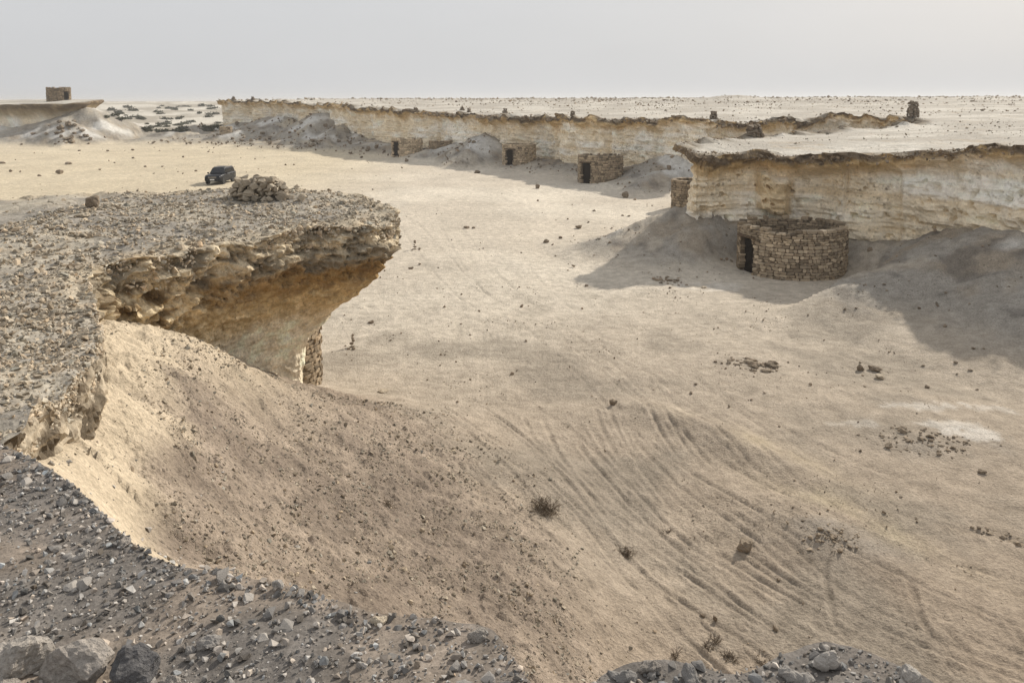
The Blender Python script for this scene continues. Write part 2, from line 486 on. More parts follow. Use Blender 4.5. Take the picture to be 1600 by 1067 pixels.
plat_ctrl += [[27, 33.8, 7.2, 3.2, 10], [33, 29.5, 7.4, 3.2, 9], [39, 18, 7.5, 3.2, 9], [44, -4, 7.6, 3.2, 9], [48, -40, 8, 3, 9],
              [500, -60, 9, 3, 9], [2200, 200, 10, 3, 9], [2200, 2200, 10, 3, 9], [-260, 2200, 10, 3, 9], [-170, 800, 10, 3, 20],
              [-120, 480, 10, 3, 20], [-84, 330, 9.8, 3, 20], [-62, 245, 9.4, 3, 20], [-66, 208, 9.1, 4, 20]]
def plat_step(x, y):
    r = math.hypot(x, y)
    return 40 if r > 900 or x > 300 else (12 if r > 260 else max(0.09, 0.0024 * r))
plat_fine = catmull(plat_ctrl, True, plat_step)
plat_rough = catmull(plat_ctrl, True, lambda x, y: max(1.0, 0.02 * math.hypot(x, y)))
# far mesa on the left with the round tower
mesa_ctrl = [Pd(150, 158, 182), Pd(128, 161, 177), Pd(90, 163, 174), Pd(40, 163, 176), Pd(0, 164, 180), Pd(-150, 164, 200),
             np.array([-260, 260, 8.6]), np.array([-330, 400, 8.6]), np.array([-245, 400, 8.6]), Pd(120, 158, 240), Pd(148, 157, 200)]
mesa_ctrl = [[*p, 3.0, 18] for p in mesa_ctrl]
mesa_fine = catmull(mesa_ctrl, True, lambda x, y: 0.5 if y < 230 and x > -140 else 4)
mesa_rough = catmull(mesa_ctrl, True, lambda x, y: 4.0)
# promontory on the left: lip (column, row, distance) and the way its foot is set back (dx, dy)
PROM = [(-250, 722, 5.6, -.3, .6), (0, 688, 6.2, -.2, .7), (40, 655, 6.8, -.8, .7), (90, 618, 7.6, -1.0, .4), (118, 590, 8.2, -1.0, .1),
        (150, 555, 9.2, -1.0, 0), (158, 530, 10, -1.0, 0), (152, 490, 11.4, -.8, .1), (140, 452, 13.2, -.45, .1), (142, 425, 14.6, -.2, .1),
        (175, 408, 15.6, -.2, -.3), (235, 402, 16.1, -.2, -.4), (290, 390, 16.7, -.4, 0), (335, 378, 17.5, -.8, .5), (375, 376, 17.9, -1.3, .9),
        (430, 366, 18.6, -1.5, 1.2), (500, 353, 19.8, -1.5, 1.5), (560, 353, 20.2, -2.05, 1.6), (600, 354, 20.9, -2.55, 1.1),
        (624, 341, 22.3, -2.8, .05), (612, 329, 23.4, -2.6, -.6), (585, 313, 24.6, -2.2, -.9), (545, 303, 25.6, -1.4, -1.3),
        (480, 296, 26, -.5, -1.5), (380, 297, 26.3, 0, -1.2), (250, 300, 26, 0, -1.2), (120, 304, 25.6, 0, -1.2), (0, 312, 24.8, 0, -1.2),
        (-250, 330, 23, 0, -1.2)]
prom_ctrl = [[*Pd(u, v, d), dx, dy] for u, v, d, dx, dy in PROM] + [[-34, 21, 6.4, .5, -.5], [-34, 7, 6.5, .5, .5], [-16, 5, 6.4, 0, .6]]
prom_fine = catmull(prom_ctrl, True, lambda x, y: 0.06 if x > -12 and y < 24 else 0.16)
prom_rough = catmull(prom_ctrl, True, lambda x, y: 0.5)
# gravel ledge the photographer stands on
LEDGE = [(0, 694, 3.9), (70, 727, 3.6), (150, 790, 3.15), (203, 845, 2.85), (260, 880, 2.7), (340, 893, 2.62), (430, 912, 2.55), (520, 936, 2.43),
         (590, 960, 2.35), (690, 972, 2.3), (760, 988, 2.25), (800, 1022, 2.1), (840, 1070, 1.95), (900, 1085, 1.9), (945, 1048, 2.0),
         (1050, 1030, 2.05), (1150, 1046, 2.0), (1230, 1024, 2.1), (1290, 1010, 2.15), (1350, 1020, 2.1), (1430, 1042, 2.0), (1490, 1076, 1.9)]
ledge_ctrl = [[*Pd(u, v, d)] for u, v, d in LEDGE] + [[2.3, 1.3, 7.3], [3.6, 0, 7.35], [5, -5, 7.6], [4, -9, 7.7], [-9, -9, 7.7], [-10, -1, 7.5], [-8.5, 3.0, 7.3], [-5.2, 4.1, 7.3]]
ledge_fine = catmull(ledge_ctrl, True, lambda x, y: 0.02 if y > 1.2 and -4 < x < 2.3 else 0.15)
ledge_rough = catmull(ledge_ctrl, True, lambda x, y: 0.25)

O_PLAT, O_MESA, O_PROM, O_LEDGE = Outline(plat_rough), Outline(mesa_rough), Outline(prom_rough), Outline(ledge_rough)

# ------------------------------------------------------------------ valley floor height
CTL = [(100, 650, 8.9), (145, 585, 10.1), (200, 545, 13), (300, 538, 15.5), (350, 556, 17.4), (400, 581, 19), (470, 601, 21.4), (500, 603, 24),
       (200, 620, 11.2), (200, 720, 9), (200, 800, 7.6), (300, 620, 12.5), (300, 700, 10.5), (300, 800, 8.5), (300, 880, 7.3), (400, 640, 15), (400, 740, 11.5), (400, 850, 8.8), (420, 910, 7.6),
       (500, 650, 16.5), (500, 750, 13), (500, 850, 10.3), (500, 930, 8.7), (600, 640, 19.6), (600, 720, 15.6), (600, 830, 12.0), (600, 950, 9.1),
       (700, 665, 20.0), (700, 750, 16.2), (700, 850, 13), (20, 702, 6.3), (45, 704, 6.7), (75, 712, 7.2), (105, 722, 7.3), (130, 690, 8.3), (150, 640, 9.3), (140, 770, 6.9), (700, 950, 10.5), (700, 1040, 9), (850, 760, 17.1), (850, 850, 14.2), (850, 950, 11.8), (850, 1050, 10)]
rb = [Pd(*c) for c in CTL]
rb += [Pz(u, v, z) for u, v, z in [(600, 600, .05), (750, 610, 0), (900, 640, 0), (900, 720, 0), (1000, 800, 0), (1000, 900, .03), (1020, 1000, .1), (1000, 1067, .2), (1150, 1000, 0),
       (1150, 850, 0), (1100, 700, 0), (1300, 1000, 0), (1300, 800, 0), (1300, 620, 0), (1500, 1000, 0), (1500, 800, 0), (1500, 650, 0), (1700, 900, 0), (600, 520, 0), (800, 520, 0), (1000, 520, 0), (700, 430, 0), (500, 420, 0)]]
rb += [np.array(p) for p in [(-12, 9, 5.3), (-20, 12, 5.2), (-10, 14, 4.9), (-20, 20, 4), (-12, 20, 3.6), (-9, 23, 1.6), (-14, 27.5, .6), (-22, 27, .8), (-34, 27, 1), (-8, 27, .1), (-12, 32, 0), (-25, 34, 0), (-40, 34, 0),
       (-6.5, 5.4, 6.0), (-4.6, 5.0, 5.7), (-2, 3.4, 4.9), (0, 3.0, 4.0), (2, 3.0, 2.6), (4, 3, 1.2), (7, 2, .4), (-8, 0, 6), (-2, -2, 5.5), (4, -4, 3), (8, -5, .6), (12, 0, 0), (14, 8, 0), (-14, -5, 6), (-20, 4, 5.6), (-40, 10, 5), (12, -10, 0), (0, -12, 5)]]
rb = np.array(rb)
def _rk(r2): return -np.sqrt(r2 + 0.8)
_A = _rk(((rb[:, None, :2] - rb[None, :, :2]) ** 2).sum(-1))
_n = len(rb); _B = np.zeros((_n + 3, _n + 3)); _B[:_n, :_n] = _A
_B[:_n, _n] = 1; _B[:_n, _n + 1:] = rb[:, :2]; _B[_n, :_n] = 1; _B[_n + 1:, :_n] = rb[:, :2].T
_w = np.linalg.solve(_B, np.concatenate([rb[:, 2], [0, 0, 0]]))
def rbf(x, y):
    out = np.empty(x.shape)
    for i in range(0, len(x), 60000):
        X = x[i:i + 60000]; Y = y[i:i + 60000]
        K = _rk((X[:, None] - rb[:, 0]) ** 2 + (Y[:, None] - rb[:, 1]) ** 2)
        out[i:i + 60000] = K @ _w[:_n] + _w[_n] + _w[_n + 1] * X + _w[_n + 2] * Y
    return out

SPURS = [  # crest from A to B, side slope
    (Pd(1066, 314, 48), Pz(822, 404, -.1), .43), (Pd(752, 205, 116), Pz(684, 270, -.1), .55), (Pd(858, 258, 101), Pz(782, 291, -.2), .35),
    (Pd(490, 174, 168), Pz(385, 226, -.1), .42), (Pd(530, 192, 158), Pz(480, 240, -.1), .5), (Pd(420, 180, 182), Pz(330, 212, .2), .4),
    (Pd(1486, 368, 37.6), Pz(1385, 470, 0), .55), (Pd(1600, 386, 33), Pz(1530, 520, 0), .5), (Pd(1030, 262, 80), Pz(940, 312, -.2), .5),
    (Pd(140, 165, 179), Pz(188, 226, -.1), .42), (Pd(100, 180, 174), Pz(95, 232, -.1), .5), (Pd(80, 186, 174), Pz(-20, 216, -.1), .5),
    (Pd(690, 225, 124), Pz(640, 252, 0), .3)]
# wheel ruts: photo rows and columns on the flat floor
RUTS = [[(690, 655), (800, 730), (880, 800), (960, 860), (1040, 930)], [(760, 645), (850, 720), (950, 810), (1100, 900), (1260, 1010), (1400, 1067)],
        [(840, 640), (900, 680), (990, 770), (1090, 860), (1250, 950), (1420, 1040)], [(900, 655), (960, 740), (1010, 790)], [(930, 655), (985, 740), (1040, 800)],
        [(1010, 640), (1060, 720), (1135, 800)], [(1030, 640), (1085, 720), (1150, 790)], [(990, 690), (1080, 780), (1180, 850), (1300, 940), (1500, 1030), (1640, 1090)],
        [(1040, 590), (1150, 680), (1260, 770), (1420, 850), (1640, 920)], [(1080, 585), (1200, 680), (1330, 770), (1480, 830), (1660, 880)],
        [(960, 540), (1080, 630), (1220, 720), (1400, 800), (1650, 850)], [(1000, 535), (1130, 620), (1280, 700), (1450, 760), (1650, 800)],
        [(870, 500), (960, 570), (1060, 660), (1180, 740), (1330, 830)], [(1440, 870), (1425, 930), (1445, 980), (1475, 1010), (1480, 1040)],
        [(1200, 830), (1330, 900), (1500, 980), (1650, 1040)], [(1160, 860), (1300, 945), (1450, 1010), (1600, 1060)], [(1560, 900), (1580, 980), (1640, 1050)],
        [(700, 690), (820, 770), (900, 830), (990, 930), (1080, 1010)], [(1110, 500), (1270, 530), (1400, 580), (1650, 640)], [(560, 480), (700, 490), (850, 520), (1000, 590)],
        [(640, 330), (700, 400), (780, 470), (880, 520), (960, 560)], [(700, 300), (740, 380), (830, 470), (920, 520)]]
rut_lines = []; rut_gain = []
_rr = np.random.default_rng(12)
for L in RUTS:
    for rep in range(3):
        sh = np.zeros(2) if rep == 0 else _rr.normal(0, 1, 2) * np.array([34, 12]); ro = 0 if rep == 0 else _rr.normal(0, .05)
        p = np.array([Pz(u + sh[0] + ro * (v - 700), max(v + sh[1], 300), 0)[:2] for u, v in L])
        q = catmull(p, False, lambda x, y: 0.5)
        t_ = np.gradient(q, axis=0); t_ /= np.linalg.norm(t_, axis=1)[:, None] + 1e-9
        rut_lines.append(q); rut_gain.append(1.0 if rep == 0 else .5)
        if rep < 2 and len(rut_lines) % 3:
            rut_lines.append(q + np.stack([t_[:, 1], -t_[:, 0]], 1) * 1.5); rut_gain.append(rut_gain[-1])

def outline_val(poly, S, c):
    k = np.floor(S).astype(int) % len(poly); f = S - np.floor(S)
    return poly[k, c] * (1 - f) + poly[(k + 1) % len(poly), c] * f

def ground_parts(x, y, fine=True):
    x = np.asarray(x, float).ravel(); y = np.asarray(y, float).ravel()
    r = np.hypot(x, y)
    out = {}
    z = 0.16 * fbm2(x / 16, y / 16, 3) + 0.05 * fbm2(x / 3.1, y / 3.1, 3) * sstep(4, 12, r)
    # far country: low broken scarps climbing to the level of the plateau
    far = sstep(300, 640, y + 60 * pn2(x / 90, y / 160))
    z = z + far * (7.2 + 1.1 * fbm2(x / 60, y / 90, 4)) + sstep(200, 420, r) * 1.1 * np.abs(fbm2(x / 25, y / 30, 4)) * (1 - 0.4 * far)
    # near slopes
    nr = np.zeros_like(z)
    m = (x > -45) & (x < 24) & (y < 44) & (y > -16)
    if m.any():
        win = 1 - sstep(27, 40, y[m] + 0.3 * np.maximum(0, x[m]))
        win *= 1 - sstep(14, 20, x[m])
        nr[m] = np.maximum(rbf(x[m], y[m]), -0.3) * win
    z = z + nr
    # talus below the cliffs
    tal = np.zeros_like(z); ins = np.zeros(z.shape, bool); dpl = np.full(z.shape, 999.0)
    m = (y > 5) & (r < 420) & (x > -160) & ((x > 5) | (y > 38))
    if m.any():
        D, S, I = O_PLAT.query(x[m], y[m])
        h = outline_val(plat_rough, S, 3); w = outline_val(plat_rough, S, 4)
        h = h * (0.85 + 0.45 * pn2(x[m] / 9 + 5, y[m] / 9)); w = w * (1 + 0.35 * pn2(x[m] / 6, y[m] / 6 + 9))
        tal[m] = h * np.where(I, 1.0, np.clip(1 - D / np.maximum(w, 1), 0, 1) ** 1.35)
        ins[m] = I; dpl[m] = np.where(I, -D, D)
    m = (x < -80) & (y > 120) & (y < 420)
    if m.any():
        D, S, I = O_MESA.query(x[m], y[m])
        t2 = 3.2 * (1 + 0.4 * pn2(x[m] / 10, y[m] / 10)) * np.where(I, 1.0, np.clip(1 - D / 16, 0, 1) ** 1.3)
        tal[m] = np.maximum(tal[m], t2); ins[m] |= I & (D > 3); dpl[m] = np.minimum(dpl[m], np.where(I, -D, D))
    zt = z + tal
    for A, B, s in SPURS:
        L = B[:2] - A[:2]; L2 = L @ L
        reach = 14 + 0.05 * A[1]
        m = (np.abs(x - (A[0] + B[0]) / 2) < abs(L[0]) / 2 + reach) & (np.abs(y - (A[1] + B[1]) / 2) < abs(L[1]) / 2 + reach)
        if not m.any(): continue
        X, Y = x[m], y[m]
        jig = 0.8 * pn2(X / 3.5, Y / 3.5) + 0.3 * pn2(X / 1.1, Y / 1.1)
        t = np.clip(((X - A[0]) * L[0] + (Y - A[1]) * L[1]) / L2, -0.25, 1)
        d = np.hypot(X - A[0] - t * L[0], Y - A[1] - t * L[1])
        hz = A[2] + (B[2] - A[2]) * np.clip(t, 0, 1) ** 0.9 - s * np.sqrt(d * d + 0.6) + 0.35 * jig * s
        zt[m] = smax(zt[m], hz, 0.35)
    hc = Pd(1215, 400, 41.0)
    stand = np.exp(-(((x - hc[0]) / 4.0) ** 2 + ((y - hc[1]) / 3.6) ** 2) ** 3)
    zt = zt + (np.minimum(zt, z + .02) - zt) * stand
    out['tal'] = zt - z
    z = zt
    # low sandy swell in the foreground right
    for (u, v, ln, wd, h) in [(1290, 845, 2.6, 1.1, .32), (1180, 720, 3.0, .7, .22), (1060, 660, 2.4, .6, .18)]:
        c = Pz(u, v, 0); q = np.array([.62, -.78])
        a = (x - c[0]) * q[0] + (y - c[1]) * q[1]; b = (x - c[0]) * q[1] - (y - c[1]) * q[0]
        z = z + h * np.exp(-(a / ln) ** 2 - (b / wd) ** 2)
    out['nr'] = nr; out['far'] = far; out['ins'] = ins; out['dpl'] = dpl
    rut = np.zeros_like(z); out_trk = np.zeros_like(z)
    if fine:
        m = (r < 60) & (y > 8)
        X, Y = x[m], y[m]; acc = np.zeros(X.shape); rid = np.zeros(X.shape)
        wob = 0.02 * pn2(X / .9, Y / .9)
        for L, gn in zip(rut_lines, rut_gain):
            lo, hi = L.min(0) - .3, L.max(0) + .3
            k = (X > lo[0]) & (X < hi[0]) & (Y > lo[1]) & (Y < hi[1])
            if not k.any(): continue
            dd = np.full(k.sum(), 9.0)
            for a in range(len(L) - 1):
                e = L[a + 1] - L[a]; t = np.clip(((X[k] - L[a, 0]) * e[0] + (Y[k] - L[a, 1]) * e[1]) / (e @ e + 1e-9), 0, 1)
                dd = np.minimum(dd, np.hypot(X[k] - L[a, 0] - t * e[0], Y[k] - L[a, 1] - t * e[1]))
            dd = np.abs(dd + wob[k])
            fade = 0.6 + 0.7 * pn2(X[k] / 3.2 + L[0, 0], Y[k] / 3.2)
            fade = np.clip(fade, 0, 1) * gn
            acc[k] = np.maximum(acc[k], np.exp(-(dd / 0.055) ** 4) * np.clip(fade, 0, 1))
            rid[k] += np.exp(-((dd - 0.11) / 0.04) ** 2) * np.clip(fade, 0, 1)
        rut[m] = acc
        z[m] += -0.034 * acc + 0.022 * np.minimum(rid, 1.4)
        # churned, wind-combed sand: short ridges running with the ruts
        k = sstep(10, 13, Y) * (1 - sstep(26, 34, Y)) * sstep(-3, 2, X - 0.0 * Y) * np.clip(1 - nr[m] * 1.5, 0, 1)
        ax = X * .55 - Y * .83; bx = X * .83 + Y * .55
        st = sstep(.22, .5, pn2(ax / .8, bx / .10) + .45 * pn2(ax / .35 + 9, bx / .07)) * sstep(-.1, .4, pn2(X / 2.5 + 3, Y / 2.5) + .25 * pn2(X / .8, Y / .8))
        z[m] += 0.032 * st * k
        out_trk[m] = np.clip(k, 0, 1)
        rut[m] = np.maximum(rut[m], 0.0)
        # lumpy, gullied gravel on the near talus
        tn = sstep(.3, 1.2, nr[m])
        gx = X * .8 + Y * .12; gy = Y * .5 - X * .1
        z[m] += tn * (0.06 * fbm2(X * 2.1, Y * 2.1, 3, .6) + 0.05 * np.abs(fbm2(gx * .5, gy * 2.2, 2)) + .035 * sstep(.1, .5, fbm2(X * 4.5, Y * 4.5, 2, .6)))
        # general roughness
    z = z + 0.012 * fbm2(x * 4.3, y * 4.3, 2) * (r < 60) + np.clip(out['tal'], 0, 2) * 0.10 * fbm2(x / 1.1, y / 1.1, 3)
    out['z'] = z; out['rut'] = rut
    return out
def ground_z(x, y):
    return ground_parts(np.atleast_1d(x), np.atleast_1d(y))['z']

def hit_ground(u, v, lo=6.0, hi=600.0):
    """where the sight line through photo pixel (u, v) meets the valley floor"""
    a = (u - 800) / 1244.0; b = (V0 - v) / 1244.0
    dv = np.array([a, CP + b * SP, -SP + b * CP])
    t = np.geomspace(lo, hi, 500)
    for _ in range(2):
        p = dv[None] * t[:, None] + np.array([0, 0, EYE])
        g = ground_parts(p[:, 0], p[:, 1], fine=False)['z']
        below = np.nonzero(p[:, 2] < g)[0]
        if not len(below): return None
        k = max(below[0], 1)
        t = np.linspace(t[k - 1], t[k], 30)
    q = p[k]
    return np.array([q[0], q[1], float(ground_z(q[0], q[1])[0])])
def hits_ground(uv, lo=6.0, hi=600.0):
    """the same for many pixels at once"""
    uv = np.asarray(uv, float)
    a = (uv[:, 0] - 800) / 1244.0; b = (V0 - uv[:, 1]) / 1244.0
    dv = np.stack([a, CP + b * SP, -SP + b * CP], 1)
    t = np.geomspace(lo, hi, 260)[None].repeat(len(uv), 0)
    for _ in range(2):
        p = dv[:, None] * t[:, :, None] + np.array([0, 0, EYE])
        g = ground_parts(p[..., 0].ravel(), p[..., 1].ravel(), fine=False)['z'].reshape(t.shape)
        k = np.maximum((p[..., 2] < g).argmax(1), 1); r = np.arange(len(uv))
        t = np.linspace(t[r, k - 1], t[r, k], 24, axis=1)
    q = p[r, k]
    q[:, 2] = ground_z(q[:, 0], q[:, 1])
    return q

# ------------------------------------------------------------------ tops of the high ground
def idw(poly, x, y, c=2, p=2.0, stride=1):
    P = poly[::stride]; out = np.empty(x.shape)
    for i in range(0, len(x), 30000):
        d2 = (x[i:i + 30000, None] - P[:, 0]) ** 2 + (y[i:i + 30000, None] - P[:, 1]) ** 2 + 0.05
        w = d2 ** (-p / 2 - .5); out[i:i + 30000] = (w @ P[:, c]) / w.sum(1)
    return out
def top_plateau(x, y):
    x = np.asarray(x, float).ravel(); y = np.asarray(y, float).ravel()
    D, S, _ = O_PLAT.query(x, y)
    zl = idw(plat_rough, x, y); r = np.hypot(x, y)
    z = zl + np.maximum(10.35 - zl, 0) * (1 - np.exp(-(D / 95) ** 1.25))
    z = z + sstep(0, 6, D) * (0.10 * fbm2(x / 5, y / 5, 3)) + sstep(20, 90, D) * 0.30 * fbm2(x / 14, y / 14, 4) + 0.03 * fbm2(x * 1.3, y * 1.3, 2)
    z = z + (1 - sstep(0, 2.2, D)) * (.38 * fbm2(x / 2.6, y / 2.6, 3) + .14 * sstep(-.1, .1, pn2(x / 1.2, y / 1.2))) * np.clip(r / 60, .7, 1.6)
    hill = np.exp(-((x - 53) / 7) ** 2 - ((y - 190) / 10) ** 2) * 1.0
    return z + hill
def top_mesa(x, y):
    x = np.asarray(x, float).ravel(); y = np.asarray(y, float).ravel()
    D, S, _ = O_MESA.query(x, y)
    return idw(mesa_rough, x, y) + 0.5 * (1 - np.exp(-D / 8)) + 0.12 * fbm2(x / 5, y / 5, 3)
def top_prom(x, y):
    x = np.asarray(x, float).ravel(); y = np.asarray(y, float).ravel()
    D, S, _ = O_PROM.query(x, y)
    return idw(prom_rough, x, y) + 0.05 * sstep(0, 2, D) + sstep(0, .4, D) * (0.11 * fbm2(x / 1.7, y / 1.7, 4)) + (1 - sstep(0, 1.1, D)) * .12 * fbm2(x / .8, y / .8, 2) + 0.025 * fbm2(x * 3, y * 3, 2)
def top_ledge(x, y):
    x = np.asarray(x, float).ravel(); y = np.asarray(y, float).ravel()
    D, S, _ = O_LEDGE.query(x, y)
    return idw(ledge_rough, x, y) + sstep(0, .3, D) * 0.02 * fbm2(x * 2.2, y * 2.2, 3) + 0.006 * fbm2(x * 11, y * 11, 2)

def build_mesa(name, fine, top_fn, pts, prof, inset, zbot, mat, top_col, cliff_col, rough, offs=None, parent=None):
    """top sheet (triangulated outline plus inner points) and cliff (outline swept down a profile) in one mesh.
    prof: rows of (set-back share, depth share); rough(depth share array, s) gives relief in metres; offs: per-sample foot offset"""
    n = len(fine); C = fine[:, :2]
    T = np.roll(C, -3, 0) - np.roll(C, 3, 0); T /= np.linalg.norm(T, axis=1)[:, None] + 1e-9
    Nrm = np.stack([T[:, 1], -T[:, 0]], 1)
    area = 0.5 * np.sum(C[:, 0] * np.roll(C[:, 1], -1) - np.roll(C[:, 0], -1) * C[:, 1])
    if area < 0: Nrm = -Nrm
    if offs is None:
        offs = -Nrm * (inset[:, None] if hasattr(inset, '__len__') else inset)
    prof = np.asarray(prof, float)
    k = len(prof)
    lipz = top_fn(C[:, 0], C[:, 1])
    s = np.concatenate([[0], np.cumsum(np.linalg.norm(np.diff(C, axis=0), axis=1))])
    V = np.empty((k, n, 3))
    for j, (f, g) in enumerate(prof):
        V[j, :, 0] = C[:, 0] + offs[:, 0] * f; V[j, :, 1] = C[:, 1] + offs[:, 1] * f
        V[j, :, 2] = lipz + (zbot - lipz) * g
    dep = lipz[None, :] - V[:, :, 2]
    disp = rough(V, prof[:, 1][:, None], dep)
    V[:, :, 0] += Nrm[:, 0] * disp; V[:, :, 1] += Nrm[:, 1] * disp
    idx = np.arange(k * n).reshape(k, n)
    a, b = idx[:-1], idx[1:]
    a2, b2 = np.roll(a, -1, 1), np.roll(b, -1, 1)
    quads = np.stack([a, b, b2, a2], -1).reshape(-1, 4)
    if area < 0: quads = quads[:, ::-1]
    # top
    lip = V[0, :, :2]
    OL = Outline(lip)
    D, _, I = OL.query(pts[:, 0], pts[:, 1])
    pts, D = pts[I], D[I]
    sp = np.hypot(pts[:, 0], pts[:, 1]) * 0.001 + 0.008
    pts = pts[D > sp]
    allp = [Vector((float(x), float(y))) for x, y in lip] + [Vector((float(x), float(y))) for x, y in pts]
    ring = list(range(n)) if area > 0 else list(range(n))[::-1]
    vo, eo, fo, ov, _, _ = delaunay_2d_cdt(allp, [], [ring], 1, 1e-5)
    vo = np.array([p[:] for p in vo]); tz = top_fn(vo[:, 0], vo[:, 1])
    src = [o[0] if len(o) else -1 for o in ov]
    for q, sidx in enumerate(src):
        if 0 <= sidx < n: tz[q] = V[0, sidx, 2]
    topv = np.column_stack([vo, tz])
    tri = np.array([f for f in fo if len(f) == 3], int)
    e1 = vo[tri[:, 1]] - vo[tri[:, 0]]; e2 = vo[tri[:, 2]] - vo[tri[:, 0]]
    fl = (e1[:, 0] * e2[:, 1] - e1[:, 1] * e2[:, 0]) < 0
    tri[fl] = tri[fl][:, ::-1]
    cc, cg = cliff_col(V.reshape(-1, 3), np.broadcast_to(prof[:, 1][:, None], (k, n)).ravel(), dep.ravel())
    Dt = OL.query(vo[:, 0], vo[:, 1])[0]
    tcol, tg = top_col(topv, Dt)
    o = np_obj(name, np.concatenate([V.reshape(-1, 3), topv]), [quads, tri + k * n], mat, parent,
               col=np.concatenate([cc, tcol]), grv=np.concatenate([cg, tg]), smooth=False)
    o['kind'] = 'structure'
    return o

def lerp3(a, b, t):
    return np.asarray(a) + (np.asarray(b) - np.asarray(a)) * np.asarray(t)[..., None]

# ------------------------------------------------------------------ valley floor mesh
def ground_color(x, y, g):
    z, nr, tal, far, rut = g['z'], g['nr'], g['tal'], g['far'], g['rut']
    r = np.hypot(x, y)
    n1 = fbm2(x / 22 + 3, y / 22, 4); n2 = fbm2(x / 5, y / 5 + 7, 4); n3 = fbm2(x / 1.2, y / 1.2, 3)
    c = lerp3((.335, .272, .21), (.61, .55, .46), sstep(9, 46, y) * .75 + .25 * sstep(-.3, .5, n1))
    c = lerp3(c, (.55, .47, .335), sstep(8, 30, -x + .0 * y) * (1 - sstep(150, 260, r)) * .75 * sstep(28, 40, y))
    c = c * (1 + 0.10 * n2 + 0.06 * n3)[:, None]
    c = lerp3(c, (.255, .222, .18), .65 * sstep(-.05, .55, n2) * (r < 70) * (1 - sstep(26, 45, y)))
    # grey stony talus under the cliffs
    tm = sstep(.12, .9, tal) * sstep(-.9, .15, n2 + .5 * n3 + .25)
    c = lerp3(c, (.315, .29, .255), .9 * tm)
    br = fbm2(x / 4 + 11, y / 4 - 5, 4); dk = fbm2(x / 1.7 - 8, y / 1.7 + 2, 3)
    c = lerp3(c, (.33, .265, .19), .6 * sstep(.0, .5, br) * tm)
    c = lerp3(c, (.15, .135, .12), .65 * sstep(.25, .6, dk + .3 * br) * tm)
    chalk = sstep(.15, .5, fbm2(x / 7 + 31, y / 7, 3)) * sstep(.8, 2.0, tal)
    c = lerp3(c, (.66, .645, .61), .8 * chalk)
    # near talus: brown gravel, paler earth where it meets the rock
    t = sstep(.3, 1.3, nr + .5 * n3 * .6)
    c = lerp3(c, lerp3((.235, .19, .152), (.325, .265, .21), sstep(-.4, .4, n2 + n3)), t * .95)
    pale = sstep(4.1, 4.8, nr + .3 * n3 + .25 * n2) * sstep(9.0, 10.5, y + .4 * n2)
    pale = np.maximum(pale, np.exp(-((x + 7.0) / 1.9) ** 2 - ((y - 16.3) / 2.6) ** 2) * 1.1)
    pale = np.clip(np.maximum(pale, sstep(4.4, 5.0, nr) * (y > 5)), 0, 1)
    c = lerp3(c, (.60, .505, .375), pale * .85)
    grv = np.clip(t * (1 - pale * .8) * (.75 + .6 * n3) + tm * .5 + .16 * sstep(.1, .5, n2) + .05, 0, 1)
    # white powdery stains, dark burnt and stony patches
    n4 = fbm2(x / .5, y / .25, 3)
    def blob(u, v, a, b, rot=0.0):
        q = Pz(u, v, 0); X = x - q[0]; Y = y - q[1]; ca, sa = math.cos(rot), math.sin(rot)
        e = ((X * ca + Y * sa) / a) ** 2 + ((-X * sa + Y * ca) / b) ** 2
        return np.exp(-e) * np.clip(.8 + .9 * n3 + .5 * n2, 0, 1.2)
    for u, v, a, b, s in [(1530, 683, .75, .35, .9), (1480, 668, .8, .25, .7), (1455, 638, 1.2, .3, .6), (1335, 667, .6, .2, .35), (1560, 634, 1.2, .3, .5), (1110, 447, 1.3, .8, .5)]:
        c = lerp3(c, (.72, .69, .64), sstep(.25, .6, blob(u, v, a * 1.3, b * 1.3) * (1 + .8 * n4)) * s * .6)
    for u, v, a, b, s in [(1310, 840, .9, .5, .75), (1360, 870, 1.2, .6, .5), (1450, 700, 1.3, .6, .55), (1545, 700, .8, .4, .6), (1235, 840, .8, .5, .4), (1180, 570, .8, .6, .35)]:
        q = np.clip(blob(u, v, a, b) * s, 0, 1)
        c = lerp3(c, (.25, .225, .195), q); grv = np.maximum(grv, q)
    c = lerp3(c, (.46, .385, .25), np.clip(blob(1330, 810, 2.0, .55, -.9) + blob(1180, 700, 2.2, .5, -.9), 0, 1) * .35)
    c = c * (1 - .16 * rut)[:, None]
    # far flats: chalk pans and dark scrub ground
    ff = sstep(180, 260, r)
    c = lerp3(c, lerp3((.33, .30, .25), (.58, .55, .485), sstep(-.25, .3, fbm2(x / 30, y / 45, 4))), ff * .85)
    return np.clip(c, .02, .9), np.clip(grv, 0, 1)

